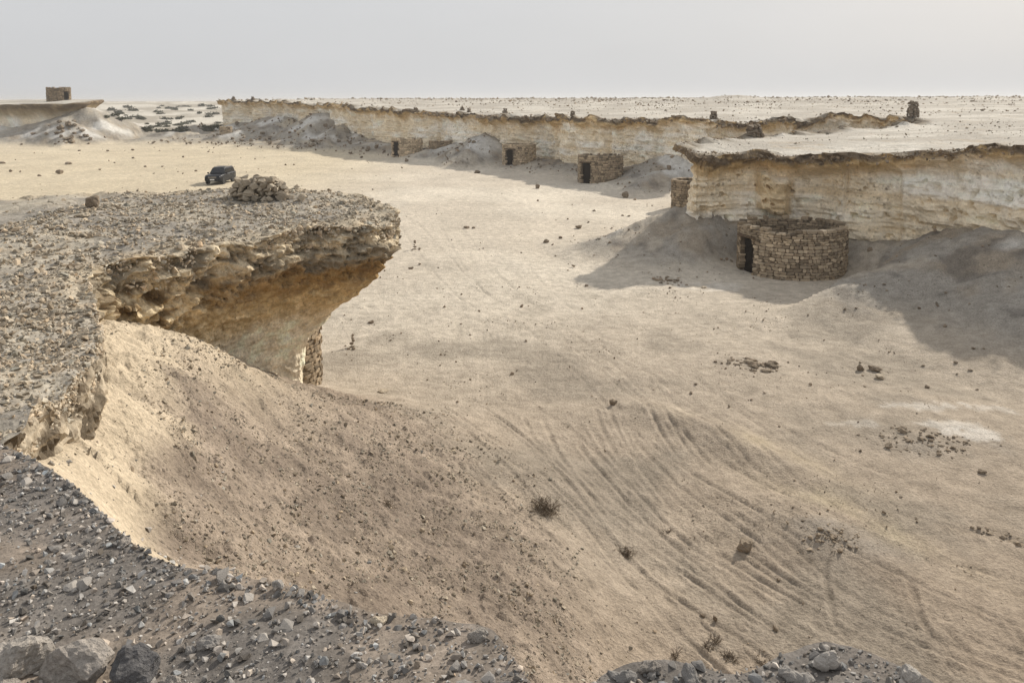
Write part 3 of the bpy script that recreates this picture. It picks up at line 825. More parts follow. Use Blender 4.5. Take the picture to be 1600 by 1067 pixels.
def build_ground():
    ang = np.concatenate([np.radians(np.arange(-100, -38, 2.0)), np.radians(np.arange(-38, 38, 0.118)), np.radians(np.arange(38, 100.1, 2.0))])
    rr = [1.2]
    while rr[-1] < 9000:
        r = rr[-1]
        d = min(max(.036, .0003 * r * r), .008 * r) if r < 420 else .04 * r
        if r < 4.5: d = .25
        rr.append(r + d)
    rr = np.array(rr)
    A, RR = np.meshgrid(ang, rr)
    x = (RR * np.sin(A)).ravel(); y = (RR * np.cos(A)).ravel()
    g = ground_parts(x, y); z = g['z'].copy()
    drop = np.zeros(x.shape, bool)
    drop |= g['ins'] & (g['dpl'] < -4)
    m = np.nonzero((np.abs(x + 17) < 20) & (y < 27) & (y > 4))[0]
    D, _, I = O_PROM.query(x[m], y[m])
    drop[m[I & (D > 3.6)]] = True
    z[m[I]] = np.minimum(z[m[I]], top_prom(x[m[I]], y[m[I]]) - .4)
    m = np.nonzero(np.hypot(x, y) < 14)[0]; D, _, I = O_LEDGE.query(x[m], y[m]); m, D = m[I], D[I]
    drop[m[D > .8]] = True
    z[m] = np.minimum(z[m], 6.6)
    c, gv = ground_color(x, y, g)
    nr_, na = len(rr), len(ang)
    idx = np.arange(nr_ * na).reshape(nr_, na)
    q = np.stack([idx[:-1, :-1], idx[:-1, 1:], idx[1:, 1:], idx[1:, :-1]], -1).reshape(-1, 4)
    keep = ~drop[q].all(1)
    q = q[keep]
    used = np.unique(q); remap = np.full(nr_ * na, -1); remap[used] = np.arange(len(used))
    V = np.column_stack([x, y, z])[used]
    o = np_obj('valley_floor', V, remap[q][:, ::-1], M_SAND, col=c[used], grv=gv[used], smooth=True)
    o['kind'] = 'structure'
build_ground()

# ------------------------------------------------------------------ plateau on the right and behind
def bands(V, dep, stain, w0, w1):
    """pale limestone under a stained band under a dark weathered rim"""
    x, y, z = V.T
    n = fbm3(x / 5, y / 5, z / 1.5, 3); nn = fbm3(x / 1.3, y / 1.3, z / .5, 3); nb = fbm3(x / 14, y / 14, z / 6, 2)
    d = dep + .35 * n + .2 * nn + .35 * nb
    c = lerp3((.88, .775, .60), (.90, .86, .78), sstep(-.3, .5, n + .6 * nb))
    hz = pn2((x + y) / 9, z * 1.7)
    c = lerp3(c, (.76, .60, .38), .4 * sstep(.1, .5, hz))
    c = lerp3(c, stain, (1 - sstep(w0, w1, d)) * .9)
    c = lerp3(c, (.165, .125, .085), (1 - sstep(w0 * .45, w0 * 1.15, d + .5 * pn3(x / 4, y / 4, z / 4))) * sstep(-.45, .0, nn + .4 * n + .2))
    c = c * (1 + .14 * nn + .06 * n)[:, None]
    return np.clip(c, .02, .92)
def plat_cliff_col(V, g, dep):
    c = bands(V, dep, (.60, .42, .20), .5, 1.5)
    n = fbm3(V[:, 0] / 3, V[:, 1] / 3, V[:, 2] / 2, 2)
    bq = Pd(1215, 300, 45.6)
    c = lerp3(c, (.62, .46, .25), .7 * (np.abs(V[:, 0] - bq[0]) < 1.0) * (np.abs(V[:, 1] - bq[1]) < 3) * sstep(1.2, 1.6, dep) * (1 - sstep(3.4, 3.6, dep)))
    return c, np.clip(.35 + .7 * n, 0, .9) * (dep > .6)
def plat_top_col(V, D):
    x, y, z = V.T
    n = fbm2(x / 8, y / 8, 4); n2 = fbm2(x / 1.5, y / 1.5, 3); n4 = fbm2(x / 30, y / 30, 3)
    c = lerp3((.40, .37, .325), (.53, .50, .445), sstep(-.3, .4, n))
    c = lerp3(c, (.33, .30, .26), .75 * sstep(.05, .45, n4 + .4 * n) * sstep(20, 60, D))
    c = lerp3(c, (.19, .155, .11), (1 - sstep(.2, 1.3, D + .7 * n2 + .7 * n)) * .9)
    return c * (1 + .1 * n2)[:, None], np.clip(.35 + .4 * n2 + .3 * n, 0, 1)
def plat_rough_fn(V, g, dep):
    x, y, z = V[..., 0], V[..., 1], V[..., 2]
    far = np.clip(np.hypot(x, y) / 60, .6, 2.2)
    big = .8 * fbm3(x / 6, y / 6, z / 14, 2) * far + .35 * fbm3(x / 1.9, y / 1.9, z / 2.5, 3) - .55 * sstep(.15, .3, pn2((x - y) / 4.3 + .4, z / 9)) * sstep(.5, 1.2, dep)
    notch = np.exp(-((pn2((x + y) * .10 + 3, z * 1.6)) / .05) ** 2)
    strata = .09 * sstep(-.05, .12, pn2((x + y) * .12, z * 4.0)) - .16 * notch * sstep(-.1, .2, pn2((x - y) * .2, z * .6)) + .05 * pn2((x - y) * .25, z * 9)
    cap = np.clip(1.15 - dep / .9, 0, 1) * (.55 * np.abs(fbm3(x / .9, y / .9, z / .35, 3)) + .5 * sstep(-.05, .1, pn3(x / 1.7, y / 1.7, z / .8)) - .3) * np.clip(far, .8, 1.4)
    pit = -.30 * sstep(.40, .50, pn3(x / .5, y / .5, z / .3) + .15 * pn3(x / 6, y / 6, z / 2)) * sstep(.9, 1.6, dep)
    fine = .07 * fbm3(x * 1.5, y * 1.5, z * 3, 3, .6)
    bq = Pd(1215, 300, 45.6); hq = Pd(1285, 300, 44.4)
    butt = 1.15 * (1 - sstep(.75, 1.0, np.abs(x - bq[0]) + .15 * pn2(z * 1.5, y))) * (np.abs(y - bq[1]) < 4) * sstep(1.1, 1.5, dep) * (1 - sstep(3.35, 3.5, dep)) - .9 * np.exp(-((x - hq[0]) / 1.2) ** 2 - ((y - hq[1]) / 2) ** 2) * sstep(.7, 1.3, dep)
    w = .25 * fbm3(x / 2, y / 2, z, 2)
    bv, bc = blocks3((x + y) / 1.6 + w, (y - x) / 1.6, z / .55 + w); b2, c2 = blocks3(x / .55 + w, y / .55, z / .28)
    up = .35 + .65 * (1 - sstep(.9, 1.8, dep))
    blk = (.34 * bv - .14 * bc + .12 * b2 - .05 * c2) * up * sstep(0, .1, dep) * np.clip(far, .8, 1.6)
    d = big + strata + cap * .6 + fine + pit + butt + blk
    d = d * np.where(np.hypot(x, y) > 420, 0, 1)
    return d
def scatter_area(n, xr, yr, rng):
    return np.column_stack([rng.uniform(*xr, n), rng.uniform(*yr, n)])
def polar_pts(a0, a1, r0, r1, da, ratio, rng):
    rs = [r0]
    while rs[-1] < r1: rs.append(rs[-1] * ratio)
    P = []
    for i, r in enumerate(rs):
        a = np.arange(a0, a1, da) + rng.uniform(-.4, .4, len(np.arange(a0, a1, da))) * da
        q = r * (1 + rng.uniform(-.4, .4, len(a)) * (ratio - 1))
        P.append(np.column_stack([q * np.sin(np.radians(a)), q * np.cos(np.radians(a))]))
    return np.concatenate(P)
pp = np.concatenate([polar_pts(-25, 38, 33, 420, .3, 1.012, RNG), polar_pts(-12, 60, 430, 2000, 1.5, 1.06, RNG), polar_pts(38, 80, 33, 400, 1.5, 1.06, RNG)])
pl_in = np.full(len(plat_fine), 0.7)
PL_PROF = [(0, 0), (-.06, .02), (-.1, .045), (0, .07), (.25, .095), (.5, .12), (.75, .15)] + [(.9 + .1 * t - .15 * t * t, .15 + .85 * t) for t in np.linspace(.05, 1, 42)]
build_mesa('plateau', plat_fine, top_plateau, pp, PL_PROF, pl_in, -0.4, M_CLIFF, plat_top_col, plat_cliff_col, plat_rough_fn)

# ------------------------------------------------------------------ far mesa on the left
me_in = 2.6 * np.exp(-((mesa_fine[:, 0] + 95) / 14) ** 2) + .9
ME_PROF = [(0, 0), (-.05, .03), (0, .07), (.15, .11), (.35, .18), (.6, .28), (.85, .42), (1, .6), (1, .8), (1, 1)]
build_mesa('left_mesa', mesa_fine, top_mesa, polar_pts(-48, -25, 176, 380, .3, 1.02, RNG), ME_PROF, me_in, 0, M_CLIFF, plat_top_col,
           lambda V, g, dep: (bands(V, dep, (.30, .225, .125), 1.6, 3.2), np.full(len(V), .3)),
           lambda V, g, dep: .8 * fbm3(V[..., 0] / 5, V[..., 1] / 5, V[..., 2] / 5, 3))

# ------------------------------------------------------------------ promontory
def prom_cliff_col(V, g, dep):
    x, y, z = V.T
    n = fbm3(x / 2, y / 2, z / .9, 3); nn = fbm3(x * 1.7, y * 1.7, z * 3.0, 4, .6)
    d = g * 6 + .35 * n + .25 * nn
    c = lerp3((.30, .255, .19), (.60, .51, .37), sstep(-.3, .35, nn + .3 * n))
    c = lerp3(c, (.36, .235, .105), sstep(.75, 1.05, d))
    c = lerp3(c, (.66, .50, .28), sstep(1.3, 1.9, d))
    c = lerp3(c, (.84, .745, .58), sstep(2.0, 2.8, d))
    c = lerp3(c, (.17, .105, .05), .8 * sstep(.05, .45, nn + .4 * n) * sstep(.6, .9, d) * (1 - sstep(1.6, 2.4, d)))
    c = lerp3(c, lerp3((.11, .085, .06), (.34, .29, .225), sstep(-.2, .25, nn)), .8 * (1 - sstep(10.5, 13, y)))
    # broken, crusted cream rock at the back of the hollow
    cove = np.exp(-((x + 8.2) / 2.4) ** 2 - ((y - 14.6) / 2.8) ** 2)
    c = lerp3(c, lerp3((.22, .15, .08), (.70, .58, .39), sstep(-.25, .1, nn)), np.clip(1.6 * cove, 0, 1) * .9 * sstep(.3, .8, dep))
    return np.clip(c * (1 + .3 * nn)[:, None], .03, .85), np.clip(.3 + .6 * nn, 0, 1) * (1 - sstep(2.4, 3.2, d))
def prom_top_col(V, D):
    x, y, z = V.T
    n = fbm2(x / 2.2, y / 2.2, 4); n2 = fbm2(x * 2, y * 2, 3)
    c = lerp3((.30, .275, .24), (.41, .37, .305), sstep(-.3, .4, n + .4 * n2))
    c = lerp3(c, (.50, .42, .305), .7 * (1 - sstep(.1, .9, D + .4 * n)) * sstep(11, 14, y))
    return c * (1 + .15 * n2)[:, None], np.clip(.6 + .4 * n2, 0, 1)
def prom_rough_fn(V, g, dep):
    x, y, z = V[..., 0], V[..., 1], V[..., 2]
    lip = np.clip(1 - dep / .9, 0, 1)
    cove = np.exp(-((x + 8.2) / 2.4) ** 2 - ((y - 14.6) / 2.8) ** 2)
    d = .22 * fbm3(x / 1.8, y / 1.8, z / 1.8, 2) + .10 * fbm3(x * 1.4, y * 1.4, z * 3, 3)
    d = d + lip * (.20 * fbm3(x * 1.6, y * 1.6, z * 4.5, 3, .6) + .06 * pn2((x + y) * .5, z * 14))
    d = d + (.16 + .34 * cove) * fbm3(x * 1.2 + 4, y * 1.2, z * 1.7, 4, .6) * sstep(.3, .8, dep) * (1 - .6 * sstep(2.6, 3.6, dep))
    jag = np.abs(fbm3(x * 2.2, y * 2.2, z * 4.5, 3, .6))
    bed = sstep(-.12, .12, pn2((x * .7 + y * .6) * .35, z * 5.5)) - .5
    jag = .22 * (jag - .25) + .10 * bed * (dep < 2.2) * sstep(.1, .3, dep)
    jag = jag * (1 - .75 * sstep(2.4, 3.4, dep))
    w = .25 * fbm3(x, y, z * 2, 2)
    bv, bc = blocks3((x * .8 + y * .6) / .55 + w, (y * .8 - x * .6) / .55, z / .24 + w)
    b2, c2 = blocks3(x / .24 + w, y / .24, z / .13)
    blk = (.24 * bv - .10 * bc + .08 * b2 - .03 * c2) * (1 - .9 * sstep(1.0, 1.8, dep * (1 - .5 * cove))) * sstep(0, .12, dep) * (.4 + .6 * sstep(11, 13.5, y))
    jag = jag * .6 + blk
    near = 1 - .72 * (1 - sstep(11.5, 14, y))
    return (d * .8 + jag - blk) * near + blk + .03 * fbm3(x * 6, y * 6, z * 8, 2)
g = np.linspace(0, 1, 88)
fprof = np.interp(g, [0, .04, .08, .13, .19, .27, .38, .5, .58, .66, 1], [0, -.02, -.025, .0, .09, .28, .58, .86, .97, 1, 1])
g2 = g ** 1.15
ppr = np.concatenate([scatter_area(26000, (-13, -2.5), (5.5, 27), RNG), scatter_area(3000, (-34, -12), (5, 27), RNG)])
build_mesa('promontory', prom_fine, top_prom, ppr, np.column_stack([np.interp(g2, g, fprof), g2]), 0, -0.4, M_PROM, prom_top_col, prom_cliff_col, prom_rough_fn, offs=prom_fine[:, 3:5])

# ------------------------------------------------------------------ gravel ledge
def ledge_cliff_col(V, g, dep):
    n = fbm3(V[:, 0] * 3, V[:, 1] * 3, V[:, 2] * 4, 3)
    c = lerp3((.33, .31, .29), (.45, .37, .26), sstep(.1, .9, dep + .3 * n))
    return np.clip(c * (1 + .3 * n)[:, None], .03, .8), np.full(len(V), .6)
def ledge_top_col(V, D):
    n = fbm2(V[:, 0] * 1.3, V[:, 1] * 1.3, 4); n2 = fbm2(V[:, 0] * 9, V[:, 1] * 9, 3)
    c = lerp3((.17, .155, .142), (.27, .225, .185), sstep(-.2, .5, n))
    return c * (1 + .2 * n2)[:, None], np.clip(.5 + .5 * n2, 0, 1)
le_prof = [(0, 0), (-.1, .03), (-.05, .07), (.3, .12), (.6, .2), (.8, .3), (.9, .45), (1, .6), (1, .8), (1, 1)]
pled = np.concatenate([scatter_area(14000, (-4.6, 2.4), (1.2, 4.1), RNG), scatter_area(2500, (-10, 5), (-9, 3.5), RNG)])
build_mesa('gravel_ledge', ledge_fine, top_ledge, pled, le_prof, .35, 2.0, M_LEDGE, ledge_top_col, ledge_cliff_col,
           lambda V, g, dep: sstep(.0, .15, dep) * (.07 * fbm3(V[..., 0] * 4, V[..., 1] * 4, V[..., 2] * 5, 3) + .04 * fbm3(V[..., 0] * 13, V[..., 1] * 13, V[..., 2] * 13, 2)))

# ------------------------------------------------------------------ loose stones lying everywhere (uncountable)
def tint(n, rng, lo=.6, hi=1.25, warm=.04):
    b = rng.uniform(lo, hi, n)[:, None]
    return np.clip(b * (1 + rng.normal(0, warm, (n, 1)) * np.array([1, 0, -1.0])), .1, 1.6)
def sizes(n, rng, lo, hi, p=2.2):
    u = rng.random(n)
    return (lo ** (1 - p) + u * (hi ** (1 - p) - lo ** (1 - p))) ** (1 / (1 - p))
def talus_gravel():
    rng = np.random.default_rng(31)
    x = rng.uniform(-9, 3.5, 100000); y = rng.uniform(5, 23, 100000)
    gp = ground_parts(x, y)
    clump = fbm2(x * .9, y * .9, 3)
    pr = sstep(.15, 1.0, gp['nr']) * np.clip(.40 + .95 * clump, .03, 1) * (1 - .8 * sstep(4.3, 4.9, gp['nr'])) * np.clip(12 / np.hypot(x, y), .3, 1)
    k = (rng.random(len(x)) < pr) & ~O_PROM.query(x, y)[2] & ~O_LEDGE.query(x, y)[2]
    p = np.column_stack([x, y, gp['z']])[k]
    s = sizes(len(p), rng, .016, .11, 2.7) * (1 + .02 * np.hypot(p[:, 0], p[:, 1]))
    tag(stone_soup('talus_gravel', p, s, tint(len(p), rng, .4, .95), M_TANROCK, CHIPS, rng, sink=.2),
        'brown gravel strewn over the near slope below the overhang', 'gravel')
def valley_pebbles():
    rng = np.random.default_rng(32)
    r = np.exp(rng.uniform(np.log(10), np.log(170), 9000)); a = np.radians(rng.uniform(-36, 36, 9000))
    x = r * np.sin(a); y = r * np.cos(a)
    gp = ground_parts(x, y)
    cl = fbm2(x / 6, y / 6, 4)
    cl = cl + .7 * fbm2(x / 1.7 + 4, y / 1.7, 2)
    pr = np.clip(.03 + .95 * sstep(.15, .75, cl) + .5 * sstep(.2, 1, gp['tal']), 0, 1) * .8
    k = (rng.random(len(x)) < pr) & ~gp['ins'] & ~O_PROM.query(x, y)[2]
    p = np.column_stack([x, y, gp['z']])[k]; rk = r[k]
    s = sizes(len(p), rng, .0010, .0085, 2.7) * rk
    s = np.minimum(np.maximum(s, .03), .5)
    x2 = rng.uniform(-7, 14, 30000); y2 = rng.uniform(9, 42, 30000); g2_ = ground_parts(x2, y2)
    c2 = fbm2(x2 / 3, y2 / 3, 4) + .5 * fbm2(x2 * 1.2, y2 * 1.2, 2)
    k = (rng.random(len(x2)) < np.clip(.02 + .8 * sstep(.2, .9, c2), 0, 1) * np.clip(18 / y2, .3, 1)) & (g2_['nr'] < .8) & ~O_PROM.query(x2, y2)[2] & ~g2_['ins']
    p2 = np.column_stack([x2, y2, g2_['z']])[k]
    p = np.concatenate([p, p2]); s = np.concatenate([s, sizes(len(p2), rng, .014, .09, 3.0) * (1 + .03 * p2[:, 1])])
    tag(stone_soup('valley_pebbles', p, s, tint(len(p), rng, .8, 1.5), M_DARKROCK, CHIPS, rng, sink=.12),
        'small dark stones scattered over the sandy valley floor', 'pebbles')
def promontory_rubble():
    rng = np.random.default_rng(33)
    x = np.concatenate([rng.uniform(-12.5, -2.6, 40000), rng.uniform(-20, -12, 1500), rng.uniform(-8.5, -3.8, 12000)])
    y = np.concatenate([rng.uniform(5.6, 26.5, 40000), rng.uniform(8, 26, 1500), rng.uniform(5.6, 12.5, 12000)])
    D, _, k = O_PROM.query(x, y); x, y, D = x[k], y[k], D[k]
    cl = fbm2(x * .8, y * .8, 3)
    k = rng.random(len(x)) < np.clip(.75 + .5 * cl, .25, 1) * np.clip(13 / np.hypot(x, y), .5, 1); x, y, D = x[k], y[k], D[k]
    p = np.column_stack([x, y, top_prom(x, y)])
    s = sizes(len(x), rng, .035, .17, 2.5) * np.clip(np.hypot(x, y) / 12, .8, 1.5)
    tag(stone_soup('promontory_rubble', p, s, tint(len(x), rng, .5, 1.1), M_TANROCK, CHIPS, rng, sink=.2),
        'grey-tan limestone rubble covering the top of the overhanging promontory', 'rubble')
    # broken blocks stuck in the rim
    i = rng.integers(0, len(prom_fine), 6000); n_ = np.nonzero((prom_fine[:, 1] < 14) & (prom_fine[:, 0] > -9))[0]
    q = prom_fine[np.concatenate([i, rng.choice(n_, 7000)])]; n = len(q)
    k = (q[:, 0] > -11) ; q = q[k]; n = len(q)
    d = rng.uniform(0, .75, n) ** 1.2
    p = np.column_stack([q[:, 0] + q[:, 3] * d * .10, q[:, 1] + q[:, 4] * d * .10, top_prom(q[:, 0], q[:, 1]) - d])
    s = sizes(len(p), rng, .05, .26, 2.4) * np.clip(np.hypot(p[:, 0], p[:, 1]) / 18, .55, 1.2)
    tag(stone_soup('rim_blocks', p, s, tint(len(p), rng, .75, 1.3), M_TANROCK, CHIPS, rng, sink=.3),
        'broken layered blocks along the rim of the promontory', 'rubble')
def plateau_rubble():
    rng = np.random.default_rng(34)
    r = np.exp(rng.uniform(np.log(34), np.log(420), 40000)); a = np.radians(rng.uniform(-22, 37, 40000))
    x = r * np.sin(a); y = r * np.cos(a)
    D, _, k = O_PLAT.query(x, y); x, y, r, D = x[k], y[k], r[k], D[k]
    cl = fbm2(x / 10, y / 16, 4)
    pr = np.clip(.14 + .8 * sstep(-.1, .5, cl), 0, 1) * (.35 + .65 * sstep(15, 70, D)) + .6 * (D < .7)
    k = rng.random(len(x)) < pr; x, y, r = x[k], y[k], r[k]
    p = np.column_stack([x, y, top_plateau(x, y)])
    s = np.maximum(sizes(len(x), rng, .0012, .0062, 3.0) * r, .04); s = np.minimum(s, 1.5)
    nrr = (r < 105) & (rng.random(len(r)) < .85)
    tag(stone_soup('headland_rubble', p[nrr], s[nrr], tint(int(nrr.sum()), rng, .4, .95), M_TANROCK, CHIPS, rng, sink=.2),
        'tan loose stones strewn over the top of the near headland', 'rubble')
    p, s, x = p[~nrr], s[~nrr], x[~nrr]
    tag(stone_soup('plateau_rubble', p, s, tint(len(x), rng, .9, 1.7), M_DARKROCK, CHIPS, rng, sink=.15),
        'dark loose stones strewn over the top of the far plateau', 'rubble')
    i = np.nonzero((plat_fine[:, 1] < 130) & (plat_fine[:, 0] < 30) & (plat_fine[:, 1] > 20))[0]
    i = rng.choice(i, 2600); q = plat_fine[i]; j = (rng.random(len(i)) ** 2)
    p = np.column_stack([q[:, 0] + rng.normal(0, .25, len(i)), q[:, 1] + rng.normal(0, .25, len(i)), q[:, 2] - j * .45 + .05])
    s = sizes(len(p), rng, .10, .55, 2.4) * np.clip(np.hypot(p[:, 0], p[:, 1]) / 60, .7, 1.8)
    tag(stone_soup('plateau_rim_blocks', p, s, tint(len(p), rng, .9, 1.9), M_DARKROCK, CHIPS, rng, sink=.35),
        'broken brown blocks along the rim of the right cliff', 'rubble')
    # stones caught on the shaded talus
    x = rng.uniform(-75, 30, 60000); y = rng.uniform(30, 195, 60000)
    gp = ground_parts(x, y, fine=False)
    k = (gp['tal'] > .25) & ~gp['ins'] & (rng.random(len(x)) < np.clip(.25 + .8 * fbm2(x / 5, y / 5, 3), 0.03, 1) * np.clip(60 / y, .35, 1))
    p = np.column_stack([x, y, gp['z']])[k]
    s = sizes(len(p), rng, .0018, .009, 2.7) * np.hypot(p[:, 0], p[:, 1])
    tag(stone_soup('cliff_scree', p, s, tint(len(p), rng, .8, 1.5), M_DARKROCK, CHIPS, rng, sink=.12),
        'loose scree stones on the grey slopes under the cliffs', 'scree')
def ledge_gravel():
    rng = np.random.default_rng(35)
    x = rng.uniform(-4.4, 2.3, 52000); y = rng.uniform(1.3, 4.0, 52000)
    D, _, k = O_LEDGE.query(x, y); x, y, D = x[k], y[k], D[k]
    cl = fbm2(x * 1.5, y * 1.5, 3)
    k = rng.random(len(x)) < np.clip(.75 + .5 * np.exp(-D / .3) + .9 * cl, .22, 1); x, y, D = x[k], y[k], D[k]
    p = np.column_stack([x, y, top_ledge(x, y)])
    s = sizes(len(x), rng, .007, .045, 2.2)
    tag(stone_soup('ledge_gravel', p, s, tint(len(x), rng, .28, 1.45, .05), M_GRAVEL, CHIPS, rng, sink=.12),
        'fine grey gravel covering the ledge in the foreground', 'gravel')
    i = np.nonzero((ledge_fine[:, 1] > 1.2) & (ledge_fine[:, 0] > -4.5) & (ledge_fine[:, 0] < 2.4))[0]
    i = rng.choice(i, 5200); q = ledge_fine[i]; j = rng.random(len(i)) ** 1.6
    rr_ = np.hypot(q[:, 0], q[:, 1]); pull = .045 + np.abs(rng.normal(0, .04, len(i))) - .05 * j
    p = np.column_stack([q[:, 0] * (1 - pull / rr_) + rng.normal(0, .015, len(i)), q[:, 1] * (1 - pull / rr_), top_ledge(q[:, 0], q[:, 1]) - j * .14 + .004])
    tag(stone_soup('ledge_rim_stones', p, sizes(len(i), rng, .010, .065, 2.3), tint(len(i), rng, .35, 1.3, .04), M_GRAVEL, CHUNKS, rng, sink=.3),
        'broken grey stones packed along the rim of the foreground ledge', 'rubble')
    x = rng.uniform(-6.5, 3.5, 16000); y = rng.uniform(2.5, 11, 16000); D, _, I = O_LEDGE.query(x, y)
    k = ~I & (rng.random(len(x)) < .8 * np.exp(-D / 1.6)) & ~O_PROM.query(x, y)[2]
    p = np.column_stack([x[k], y[k], ground_z(x[k], y[k])])
    tag(stone_soup('slope_stones', p, sizes(len(p), rng, .02, .13, 2.4), tint(len(p), rng, .5, 1.2, .03), M_GRAVEL, CHIPS, rng, sink=.2),
        'grey stones spilled from the ledge onto the slope below it', 'rubble')
    # a few hundred bigger stones one can pick out
    meshes = [rock_mesh('rubble_stone', 100 + i, M_GRAVEL, .7, 1, .05, n=13) for i in range(14)]
    xx = rng.uniform(-4.0, 2.2, 4000); yy = rng.uniform(1.45, 3.95, 4000)
    D, _, I = O_LEDGE.query(xx, yy)
    k = I & (rng.random(4000) < .25 + .9 * np.exp(-D / .2)); xx, yy = xx[k][:290], yy[k][:290]
    zz = top_ledge(xx, yy); ss = sizes(len(xx), rng, .034, .10, 3.0)
    for n in range(len(xx)):
        s = float(ss[n])
        o = bpy.data.objects.new('rubble_stone', meshes[n % 14]); COL.objects.link(o)
        o.location = (xx[n], yy[n], zz[n] - .2 * s); o.scale = (s, s * rng.uniform(.75, 1.1), s * rng.uniform(.8, 1.2))
        o.rotation_euler = (rng.normal(0, .35), rng.normal(0, .35), rng.uniform(0, 6.28))
        tag(o, 'fist-sized grey limestone stone lying on the dark gravel ledge in the foreground', 'stone', 'rubble stones on the foreground ledge')
talus_gravel(); valley_pebbles(); promontory_rubble(); plateau_rubble(); ledge_gravel()

# ------------------------------------------------------------------ sight-line helpers for the tops
def hit_top(u, v, fn, poly, lo, hi):
    a = (u - 800) / 1244.0; b = (V0 - v) / 1244.0
    dv = np.array([a, CP + b * SP, -SP + b * CP])
    t = np.geomspace(lo, hi, 400)
    p = dv[None] * t[:, None] + np.array([0, 0, EYE])
    k = np.nonzero(inside(poly, p[:, 0], p[:, 1]))[0]
    if not len(k): return None
    p = p[k]; zz = fn(p[:, 0], p[:, 1]); q = np.nonzero(p[:, 2] < zz)[0]
    i = q[0] if len(q) else int(np.argmin(np.abs(p[:, 2] - zz)))
    return np.array([p[i, 0], p[i, 1], zz[i]])

# ------------------------------------------------------------------ stone huts
def unit_block(seed, chamfer=.24):
    """roughly squared building stone, unit cube centred on the origin"""
    rng = np.random.default_rng(seed)
    bm = bmesh.new()
    for sx_ in (-1, 1):
        for sy_ in (-1, 1):
            for sz_ in (-1, 1):
                c = np.array([sx_, sy_, sz_]) * .5 * (1 + rng.uniform(-.14, .02, 3))
                for ax in range(3):
                    q = c.copy(); q[ax] -= np.sign(q[ax]) * chamfer * rng.uniform(.5, 1.3)
                    bm.verts.new(q)
    bmesh.ops.convex_hull(bm, input=bm.verts)
    bmesh.ops.delete(bm, geom=[v for v in bm.verts if not v.link_faces], context='VERTS')
    bmesh.ops.triangulate(bm, faces=bm.faces); bmesh.ops.recalc_face_normals(bm, faces=bm.faces)
    bm.verts.index_update()
    V = np.array([v.co[:] for v in bm.verts]); F = np.array([[v.index for v in f.verts] for f in bm.faces]); bm.free()
    return V, F
BLOCKS = [unit_block(500 + i) for i in range(12)]
BLOCK_ME = [np_mesh('stone', V, F, M_MASON, col=np.tile(np.random.default_rng(i).uniform(.6, 1.3) * np.array([1, 1, 1.0]), (len(V), 1))) for i, (V, F) in enumerate(BLOCKS)]

def arc_core(R_, th, a0, a1, z0, z1, step=.08):
    n = max(2, int(abs(a1 - a0) / step)); aa = np.linspace(a0, a1, n)
    V = []; 
    for a in aa:
        for rr_, zz in ((R_, z0), (R_, z1), (R_ - th, z1), (R_ - th, z0)):
            V.append((rr_ * math.cos(a), rr_ * math.sin(a), zz))
    V = np.array(V); F = []
    for i in range(n - 1):
        for j in range(4):
            F.append((i * 4 + j, i * 4 + (j + 1) % 4, (i + 1) * 4 + (j + 1) % 4, (i + 1) * 4 + j))
    F += [(0, 3, 2, 1), ((n - 1) * 4, (n - 1) * 4 + 1, (n - 1) * 4 + 2, (n - 1) * 4 + 3)]
    return V, np.array(F)

